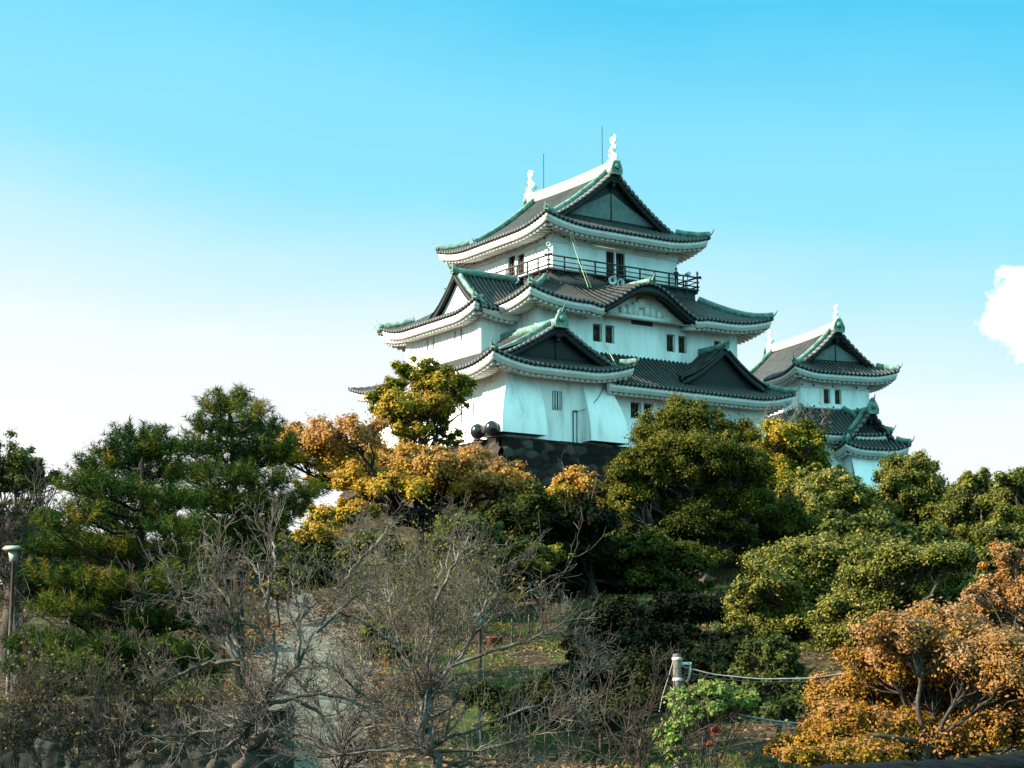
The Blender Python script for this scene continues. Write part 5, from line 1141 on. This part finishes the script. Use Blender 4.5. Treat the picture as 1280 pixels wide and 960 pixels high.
shrub('vine', 'bright green creeper climbing the weathered post', 31.5, [(848, 880, 14, 14), (870, 872, 18, 14), (895, 868, 20, 12), (880, 892, 22, 14), (912, 885, 20, 14), (850, 905, 12, 12), (905, 862, 14, 8), (930, 880, 14, 12), (846, 925, 12, 14), (852, 945, 12, 10)], 'vine', .085, 64, cat='creeper', hue=(.58, .14, .14), cover=3.0, trunk_r=.02, grow=1.4)
shrub('red_leaved_shrub', 'small shrub of red leaves under the creeper', 30.5, [(893, 914, 5, 7), (888, 931, 4, 5)], 'vine', .07, 65, hue=(.92, .06, .06), cover=1.2, trunk_r=.015)
shrub('dark_shrub', 'dark green shrub beneath the sagging cables', 40, [(1005, 885, 24, 16), (1035, 875, 22, 18), (975, 895, 22, 16), (1020, 905, 26, 16), (1050, 900, 20, 14)], 'under', .12, 66, hue=(.22, .14, .16), cover=2.6)
shrub('yellow_shrub', 'yellow green shrub beside the top of the pale ramp', 72, [(470, 800, 20, 20), (490, 815, 20, 18), (460, 825, 16, 14)], 'under', .13, 67, hue=(.52, .12, .14), cover=2.0)
shrub('green_shrub', 'fresh green shrub growing at the foot of the garden lamp post', 58, [(640, 895, 16, 10), (625, 900, 12, 8), (660, 900, 12, 8)], 'vine', .11, 68, hue=(.28, .1, .1), cover=1.6, trunk_r=.03)
shrub('green_shrub', 'bright leafy sprigs in the shade of the black evergreen', 84, [(710, 795, 10, 6), (722, 790, 8, 6), (742, 824, 8, 4)], 'vine', .12, 69, hue=(.3, .1, .1), cover=1.4, trunk_r=.02)
shrub('scrub_bush', 'olive scrub bush by the trunk of the golden tree', 90, [(575, 660, 26, 24), (590, 690, 26, 22), (560, 690, 22, 20), (610, 670, 18, 22)], 'under', .18, 70, hue=(.42, .14, .18), cover=1.8, sparse=.15)
shrub('scrub_bush', 'brownish scrub bush left of the golden tree trunk', 92, [(470, 680, 30, 20), (500, 700, 28, 20), (445, 700, 24, 18), (480, 720, 34, 18)], 'under', .18, 71, hue=(.48, .16, .18), cover=1.5, sparse=.2)
shrub('scrub_bush', 'reddish brown scrub between the taller pine and the golden tree', 88, [(350, 690, 22, 18), (330, 715, 26, 18), (365, 715, 22, 16), (345, 740, 30, 14)], 'under', .17, 72, hue=(.66, .2, .2), cover=1.3, sparse=.2)
shrub('scrub_bush', 'shade-coloured scrub bush in the hollow behind the weathered post', 62, [(760, 850, 40, 24), (820, 840, 44, 26), (880, 830, 30, 22), (790, 880, 44, 22), (850, 870, 40, 22)], 'dark', .17, 73, hue=(.45, .15, .2), cover=2.4)
# ------------------------------------------------------------------ grass and fallen leaves
def scatter(name, n, seed, xr, yr, lm, kind):
    rng = np.random.default_rng(seed); Y = rng.uniform(*yr, n); X = rng.uniform(-1, 1, n) * (xr[1] - xr[0]) / 2 + (xr[0] + xr[1]) / 2; X = X * Y / 60.0
    patch = bumps(X * 1.7 + 3, Y * 1.7); on_path = np.abs(X - np.interp(Y, PATH_Y, PATH_X)) < 2.3
    ok = ((patch > 0.0) if kind == 'grass' else (patch < 0.25)) & ~(on_path & (Y < 100) & (rng.uniform(size=n) < (1.0 if kind == 'grass' else .72))) ; X, Y = X[ok], Y[ok]; n = len(X); Z = terr(X, Y); mb = MB()
    B = np.stack([X, Y, Z], 1)
    if kind == 'grass':
        h = rng.uniform(.10, .32, n); a = rng.uniform(0, 6.28, n); sd_ = np.stack([np.cos(a), np.sin(a), 0 * a], 1) * .022; tip = B + np.stack([rng.normal(size=n) * .09, rng.normal(size=n) * .09, h], 1)
        mb.add(np.stack([B - sd_, B + sd_, tip], 1).reshape(-1, 3), None, np.arange(n * 3).reshape(n, 3))
    else: leaves(mb, B + [0, 0, .09], unit(rng.normal(size=(n, 3)) * .4 + [0, 0, 1]), .16, rng, .6)
    tag(mb.build(name, LM[lm], tint=np.clip(.5 + rng.normal(size=n) * .25, 0, 1)), kind='stuff')
scatter('grass', 60000, 81, (-8, 16), (48, 110), 'grass', 'grass')
scatter('fallen_leaves', 60000, 82, (-18, 20), (40, 112), 'litter', 'litter')

# ------------------------------------------------------------------ rough stone wall on the left
def rough_wall():
    mb = MB(); x = np.linspace(-13.5, -4.6, 150); k = np.linspace(0, 1, 50); X, K = np.meshgrid(x, k, indexing='ij')
    top = -.52 + .12 * np.sin(X * 1.3) + .06 * np.sin(X * 4.1); Z = top - K * 3.2
    rel, tn = stone_relief(X + 13.5, K * 3.2, .48, .32, 91); Y = 38.15 - .25 * K - rel * .10 - .012 * np.sin(X * 17 + K * 31) * np.sin(X * 7 - K * 23) - .02 * np.sin(X * 5.3 + K * 9) + .4 * sstep(-5.4, -4.6, X)
    mb.grid(np.stack([X, Y, Z], -1)); t = [face_tint(tn)]
    Xc, Dc = np.meshgrid(x, np.linspace(0, .8, 5), indexing='ij'); mb.grid(np.stack([Xc, 38.15 + Dc, -.52 + .12 * np.sin(Xc * 1.3) + .06 * np.sin(Xc * 4.1) + .05 * np.sin(Xc * 9) * (Dc > 0)], -1)); t.append(np.full(149 * 4, .4))
    o = mb.build('rough_wall', M['stone_grey'], tint=np.concatenate(t), off=(-9, 38, -3.5)); o.location = (-9, 38, -3.5)
    tag(o, 'low rough wall of mossy grey boulders under the sprawling leafless shrub', 'stone wall')
rough_wall()
# ------------------------------------------------------------------ lamp posts
def lamp(label, px, ytop, Y, group, s=1.0):
    p = pix(px, ytop, Y); g = float(terr(p[0], Y)); t = empty('lamp_post', (p[0], Y, g)); tag(t, label, 'lamp post', group); h = p[2] - g
    m = MB(); m.lathe([(.11, -.2), (.11, .25), (.065, .3), (.055, h - .55 * s), (.075, h - .52 * s), (.02, h - .50 * s)], (0, 0, 0), (0, 0, 1), 10); m.build('pole', M['pole'], t)
    m = MB(); m.lathe([(.02, h - .52 * s), (.13 * s, h - .5 * s), (.22 * s, h - .16 * s), (.02, h - .155 * s)], (0, 0, 0), (0, 0, 1), 4); m.build('lantern', M['lampglass'], t)
    m = MB(); m.lathe([(.02, h - .17 * s), (.40 * s, h - .15 * s), (.40 * s, h - .09 * s), (.30 * s, h - .02 * s), (.10 * s, h), (.01, h)], (0, 0, 0), (0, 0, 1), 4); m.build('lantern_cap', M['lampcap'], t)
lamp('brown lamp post with a wide pale green cap among leafless bushes', 18, 682, 53, 'garden lamp posts', .95)
lamp('short lamp post with a small white lantern in the sunny garden clearing', 600, 766, 58, 'garden lamp posts', .85)
# ------------------------------------------------------------------ weathered post with cables
YP = 32.0; pt = pix(846, 817, YP); g = float(terr(pt[0], YP)); t = empty('utility_post', (pt[0], YP, g)); tag(t, 'weathered wooden post with cables, bright creeper growing on it', 'post'); h = pt[2] - g
m = MB(); m.lathe([(.09, -.2), (.088, h * .5), (.075, h - .02), (.06, h), (.005, h)], (0, 0, 0), (0, 0, 1), 12); m.build('post', M['wood'], t)
for z in (.12, .48): m = MB(); m.lathe([(.082, h - z), (.09, h - z + .005), (.09, h - z + .05), (.082, h - z + .055)], (0, 0, 0), (0, 0, 1), 12); m.build('iron_band', M['metal'], t)
m = MB(); pipe(m, [(.22, 0, h - .15), (.24, 0, h - .28), (.20, 0, h - .45), (.15, 0, h - .5)], .022); m.build('insulator', M['lampglass'], t)
m = MB(); m.box(.05, .26, -.03, .03, h - .2, h - .15); m.build('bracket', M['metal'], t)
def cable(label, pts, Y, r=.016, m_='cable', name='cable', ys=None, cat='cable'):
    P = np.array([pix(x, y, Y + (ys[i] if ys else 0)) for i, (x, y) in enumerate(pts)]); tt = np.linspace(0, len(P) - 1, 40)
    Q = np.stack([np.interp(tt, range(len(P)), P[:, i]) for i in range(3)], 1)
    for _ in range(4): Q[1:-1] = (Q[:-2] + 2 * Q[1:-1] + Q[2:]) / 4
    mb = MB(); mb.tubes(Q[None], np.full((1, 40), r), 5); c = Q[0]; o = mb.build(name, M[m_], off=c, smooth=True); o.location = c; return tag(o, label, cat)
cable('upper white cable sagging from the weathered post towards the russet oak', [(850, 832), (890, 843), (950, 849), (1010, 848), (1062, 841)], YP, .012)
cable('thin dark cable just under the upper white one', [(850, 838), (890, 848), (950, 853), (1010, 852), (1062, 845)], YP, .010, 'rail')
cable('thick grey cable drooping lowest through the creeper', [(850, 858), (880, 880), (920, 893), (970, 902), (1042, 908)], YP, .020)
cable('pale cable crossing the leaves beside the thick drooping one', [(852, 866), (890, 890), (930, 900), (980, 906), (1040, 911)], YP, .012)
cable('slack guy wire on the outer side of the weathered post', [(842, 824), (836, 845), (828, 870), (824, 890)], YP, .009)
a, b = pix(1243, 804, 40), pix(1330, 786, 40); t = empty('wooden_rail', (a[0], a[1], float(terr(a[0], a[1])))); tag(t, 'grey wooden rail end sticking out of the russet foliage', 'rail')
m = MB(); m.sweep([a, (a + b) / 2, b], [(-.06, -.07), (.06, -.07), (.06, .07), (-.06, .07)]); m.build('beam', M['wood'], t, off=t.location)
for k_ in (.22, .9):
    q = a + (b - a) * k_; m = MB(); m.box(q[0] - .05, q[0] + .05, q[1] - .05, q[1] + .05, float(terr(q[0], q[1])) - .2, q[2] - .06); m.build('post', M['wood'], t, off=t.location)
# ------------------------------------------------------------------ dark log rail beside the camera
def log_rail():
    a, b = pix(940, 968, 4.4), pix(1400, 923, 5.6); n = 60; tt = np.linspace(0, 1, n)[:, None]; P = a + (b - a) * tt; P[:, 2] -= .155
    rng = np.random.default_rng(7); t_ = unit(b - a); e1 = unit(np.cross(t_, [0, 0, 1])); e2 = np.cross(e1, t_); w = np.linspace(0, 2 * math.pi, 28, endpoint=False)
    rad = .15 + .006 * np.sin(tt * 9 + 3 * np.cos(w[None])) + .005 * np.sin(w[None] * 5 + tt * 4) + rng.normal(size=(n, 28)) * .0022
    V = P[:, None] + rad[..., None] * (e1 * np.cos(w)[None, :, None] + e2 * np.sin(w)[None, :, None]); mb = MB(); mb.ringgrid(V)
    c = (a + b) / 2; z0 = float(terr(c[0], c[1])); t = empty('log_rail', (c[0], c[1], z0)); tag(t, 'dark round log handrail running across the near bottom corner', 'railing')
    mb.build('rail', M['log'], t, off=t.location, smooth=True)
    for f in (.08, .5, .92):
        p = a + (b - a) * f; mb = MB(); mb.lathe([(.12, float(terr(p[0], p[1])) - .1), (.12, p[2] - .24)], (p[0], p[1], 0), (0, 0, 1), 14); mb.build('post', M['log'], t, off=t.location, smooth=True)
log_rail()
# ------------------------------------------------------------------ garden bits
p = pix(618, 787, 80); g = float(terr(p[0], 80)); m = MB(); m.lathe([(.02, -.05), (.32, -.05), (.36, .38), (.40, .40), (.40, .48), (.30, .48), (.28, .40), (.02, .38)], (0, 0, 0), (0, 0, 1), 14); o = m.build('planter', M['terracotta'], smooth=False); o.location = (p[0], 80, g); tag(o, 'round terracotta tub standing on the sunny garden terrace', 'planter')
for px, py, Y, lb in ((640, 785, 82, 'thin dark garden stake nearest the terracotta tub'), (661, 778, 86, 'thin dark garden stake further up the terrace, nearest the black evergreen')):
    p = pix(px, py, Y); g = float(terr(p[0], Y)); m = MB(); m.lathe([(.05, -.1), (.05, .5), (.04, 1.05), (.005, 1.12)], (0, 0, 0), (0, 0, 1), 7); o = m.build('garden_stake', M['pole']); o.location = (p[0], Y, g); tag(o, lb, 'stake', 'garden stakes')
# ------------------------------------------------------------------ things on the castle
def speaker(label, at, aim, s=1.0, group='horn loudspeakers on the balcony'):
    t = empty('horn_loudspeaker', at); tag(t, label, 'loudspeaker', group); aim = np.array(aim, float); aim /= np.linalg.norm(aim)
    m = MB(); m.lathe([(.02, -.42 * s), (.10 * s, -.40 * s), (.11 * s, -.22 * s), (.14 * s, -.15 * s), (.22 * s, .0), (.36 * s, .14 * s), (.345 * s, .145 * s), (.20 * s, .0), (.03, -.1 * s)], (0, 0, 0), aim, 18); m.build('horn', M['metal'], t, smooth=True)
    m = MB(); m.lathe([(.02, -.06 * s), (.10 * s, -.05 * s), (.11 * s, .02 * s), (.02, .10 * s)], (0, 0, 0), aim, 12); m.build('driver', M['rail'], t, smooth=True)
    m = MB(); m.box(-.04, .04, -.04, .04, .1 * s, .62 * s); m.build('bracket', M['rail'], t)
fn = kw(0, -1, 0) - kw(0, 0, 0); ln_ = kw(-1, 0, 0) - kw(0, 0, 0)
speaker('loudspeaker hanging below the sunny side of the balcony, farther from the corner', kw(.35, 6.2, 33.45), ln_ + fn * .55 + [0, 0, -.15], 1.0)
speaker('loudspeaker hanging below the sunny side of the balcony, nearer the corner', kw(.35, 5.2, 33.40), ln_ * .6 + fn + [0, 0, -.15], 1.0)
speaker('loudspeaker below the shaded balcony front, nearer the building corner', kw(7.0, .35, 33.25), fn + ln_ * .45 + [0, 0, -.15], 1.0)
speaker('loudspeaker below the shaded balcony front, nearer the curved gable', kw(7.8, .35, 33.15), fn + ln_ * .1 + [0, 0, -.15], 1.0)
c = kw(.85, .85, 35.0); t = empty('spotlight', c); tag(t, 'small pale spotlight on a stem above the balcony corner post', 'spotlight')
m = MB(); m.lathe([(.03, -.2), (.03, .55), (.01, .56)], (0, 0, 0), (0, 0, 1), 6); m.build('stem', M['metal'], t); m = MB(); m.lathe([(.03, -.18), (.14, -.15), (.2, .12), (.17, .12), (.02, .04)], (0, 0, .68), fn + ln_ + np.array([0, 0, -.5]), 12); m.build('lamp_head', M['metal'], t)
for lb, (v) in (('round black floodlight on the stone base ledge, farther from the corner', -2.75), ('round black floodlight on the stone base ledge, nearest the corner', -4.75)):
    c = kw(-8.3, v, 18.30); t = empty('floodlight', c); tag(t, lb, 'floodlight', 'floodlights on the stone base')
    m = MB(); a_ = unit(ln_ * .9 + fn * .5 + np.array([0, 0, .5])); m.lathe([(.02, -.55), (.30, -.50), (.52, -.28), (.62, .0), (.60, .22), (.50, .36), (.46, .38), (.02, .40)], (0, 0, .62), -a_, 20); m.build('housing', M['black'], t, smooth=True)
    m = MB(); m.box(-.35, .35, -.3, .3, -.12, -.02); m.box(-.05, .05, -.05, .05, -.021, .2); m.build('stand', M['rail'], t)
def rope3(name, label, pts, r, mt, group=None):
    P = np.array(pts, float); tt = np.linspace(0, len(P) - 1, 16); Q = np.stack([np.interp(tt, range(len(P)), P[:, i]) for i in range(3)], 1); mb = MB(); mb.tubes(Q[None], np.full((1, 16), r), 5)
    o = mb.build(name, M[mt], off=Q[0]); o.location = Q[0]; tag(o, label, 'rope', group)
rope3('rope', 'pale green rope from the top eave to the middle roof, strand nearer the corner', [kw(2.7, .6, 37.0), kw(2.85, -.4, 34.6), kw(3.0, -1.7, 31.8)], .026, 'rope', 'ropes down the keep front')
rope3('rope', 'pale green rope from the top eave to the middle roof, strand farther from the corner', [kw(2.95, .6, 37.0), kw(3.1, -.4, 34.6), kw(3.3, -1.7, 31.8)], .026, 'rope', 'ropes down the keep front')
rope3('rope', 'thin rope hanging from the middle eave past the window pair to the corner bay roof', [kw(3.2, -3.3, 29.3), kw(3.5, -2.6, 27.8), kw(3.3, -4.2, 25.9), kw(2.9, -5.6, 24.7)], .03, 'rope', 'ropes down the keep front')
# visitor and viewing scope on the balcony
def visitor():
    bm_ = bpy.data.meshes.new('body'); V = [(0, 0, .95), (0, 0, 1.2), (0, .01, 1.42), (0, .0, 1.52), (0, -.02, 1.66), (.10, 0, .88), (.11, -.03, .48), (.11, .0, .06), (.12, -.14, .03), (-.10, 0, .88), (-.10, .03, .48), (-.11, .05, .06), (-.12, -.09, .03),
         (.20, 0, 1.40), (.26, -.05, 1.14), (.20, -.26, 1.06), (.17, -.34, 1.08), (-.20, 0, 1.40), (-.27, -.03, 1.14), (-.20, -.25, 1.06), (-.17, -.33, 1.08), (0, -.01, 1.76)]
    E_ = [(0, 1), (1, 2), (2, 3), (3, 4), (4, 21), (0, 5), (5, 6), (6, 7), (7, 8), (0, 9), (9, 10), (10, 11), (11, 12), (2, 13), (13, 14), (14, 15), (15, 16), (2, 17), (17, 18), (18, 19), (19, 20)]
    rad = [.15, .16, .15, .065, .105, .10, .075, .055, .045, .10, .075, .055, .045, .075, .055, .042, .04, .075, .055, .042, .04, .07]
    bm_.from_pydata(V, E_, []); o = bpy.data.objects.new('body', bm_); COL.objects.link(o); md = o.modifiers.new('skin', 'SKIN')
    for i, r in enumerate(rad): bm_.skin_vertices[0].data[i].radius = (r, r * .8)
    bm_.skin_vertices[0].data[0].use_root = True; sb = o.modifiers.new('sub', 'SUBSURF'); sb.levels = sb.render_levels = 1
    dg = bpy.context.evaluated_depsgraph_get(); me = bpy.data.meshes.new_from_object(o.evaluated_get(dg)); o.modifiers.clear(); o.data = me
    me.materials.clear(); me.materials.append(M['cloth']); me.materials.append(M['skin'])
    for p in me.polygons: p.material_index = 1 if (p.center.z > 1.50 or p.center.y < -.30 and p.center.z > .9) else 0; p.use_smooth = True
    t = empty('person', kw(14.75, 1.45, 33.72), KA); tag(t, 'visitor in dark clothes standing at the balcony railing', 'person', None); o.parent = t
    hm = MB(); hm.lathe([(.02, .13), (.08, .115), (.112, .06), (.118, .0), (.10, -.05), (.02, -.05)], (0, .02, 1.70), (0, .25, 1), 12); h_ = hm.build('hair', M['hair'], t, smooth=True)
visitor()
c = kw(15.75, 1.15, 33.72); t = empty('viewing_scope', c, KA); tag(t, 'pale blue coin viewing scope on the balcony beside the visitor', 'viewing scope')
m = MB(); m.lathe([(.16, 0), (.14, .06), (.05, .1), (.05, 1.15), (.01, 1.16)], (0, 0, 0), (0, 0, 1), 10); m.build('stand', M['bluegrey'], t)
m = MB(); m.lathe([(.02, -.28), (.12, -.26), (.15, .0), (.19, .24), (.15, .25), (.02, .2)], (0, 0, 1.34), (.1, -1, .1), 12); m.build('scope_head', M['bluegrey'], t)

# dry leaves lodged on the rough wall and along the edges of the ramp
def drift():
    rng = np.random.default_rng(83); n = 9000; Y = rng.uniform(39, 97, n); s = rng.choice([-1, 1], n); X = np.interp(Y, PATH_Y, PATH_X) + s * (np.interp(Y, PATH_Y, PATH_W) + rng.normal(size=n) * .55)
    Xw = rng.uniform(-13, -5.9, 3500); Yw = rng.uniform(38.2, 39.6, 3500); X = np.concatenate([X, Xw]); Y = np.concatenate([Y, Yw]); n = len(X)
    Z = terr(X, Y) + .10; Z[-3500:] = np.maximum(Z[-3500:], -.42); mb = MB(); leaves(mb, np.stack([X, Y, Z], 1), unit(rng.normal(size=(n, 3)) * .5 + [0, 0, 1]), .17, rng, .6)
    tag(mb.build('leaf_drift', LM['litter'], tint=np.clip(.4 + rng.normal(size=n) * .25, 0, 1)), kind='stuff')
drift()
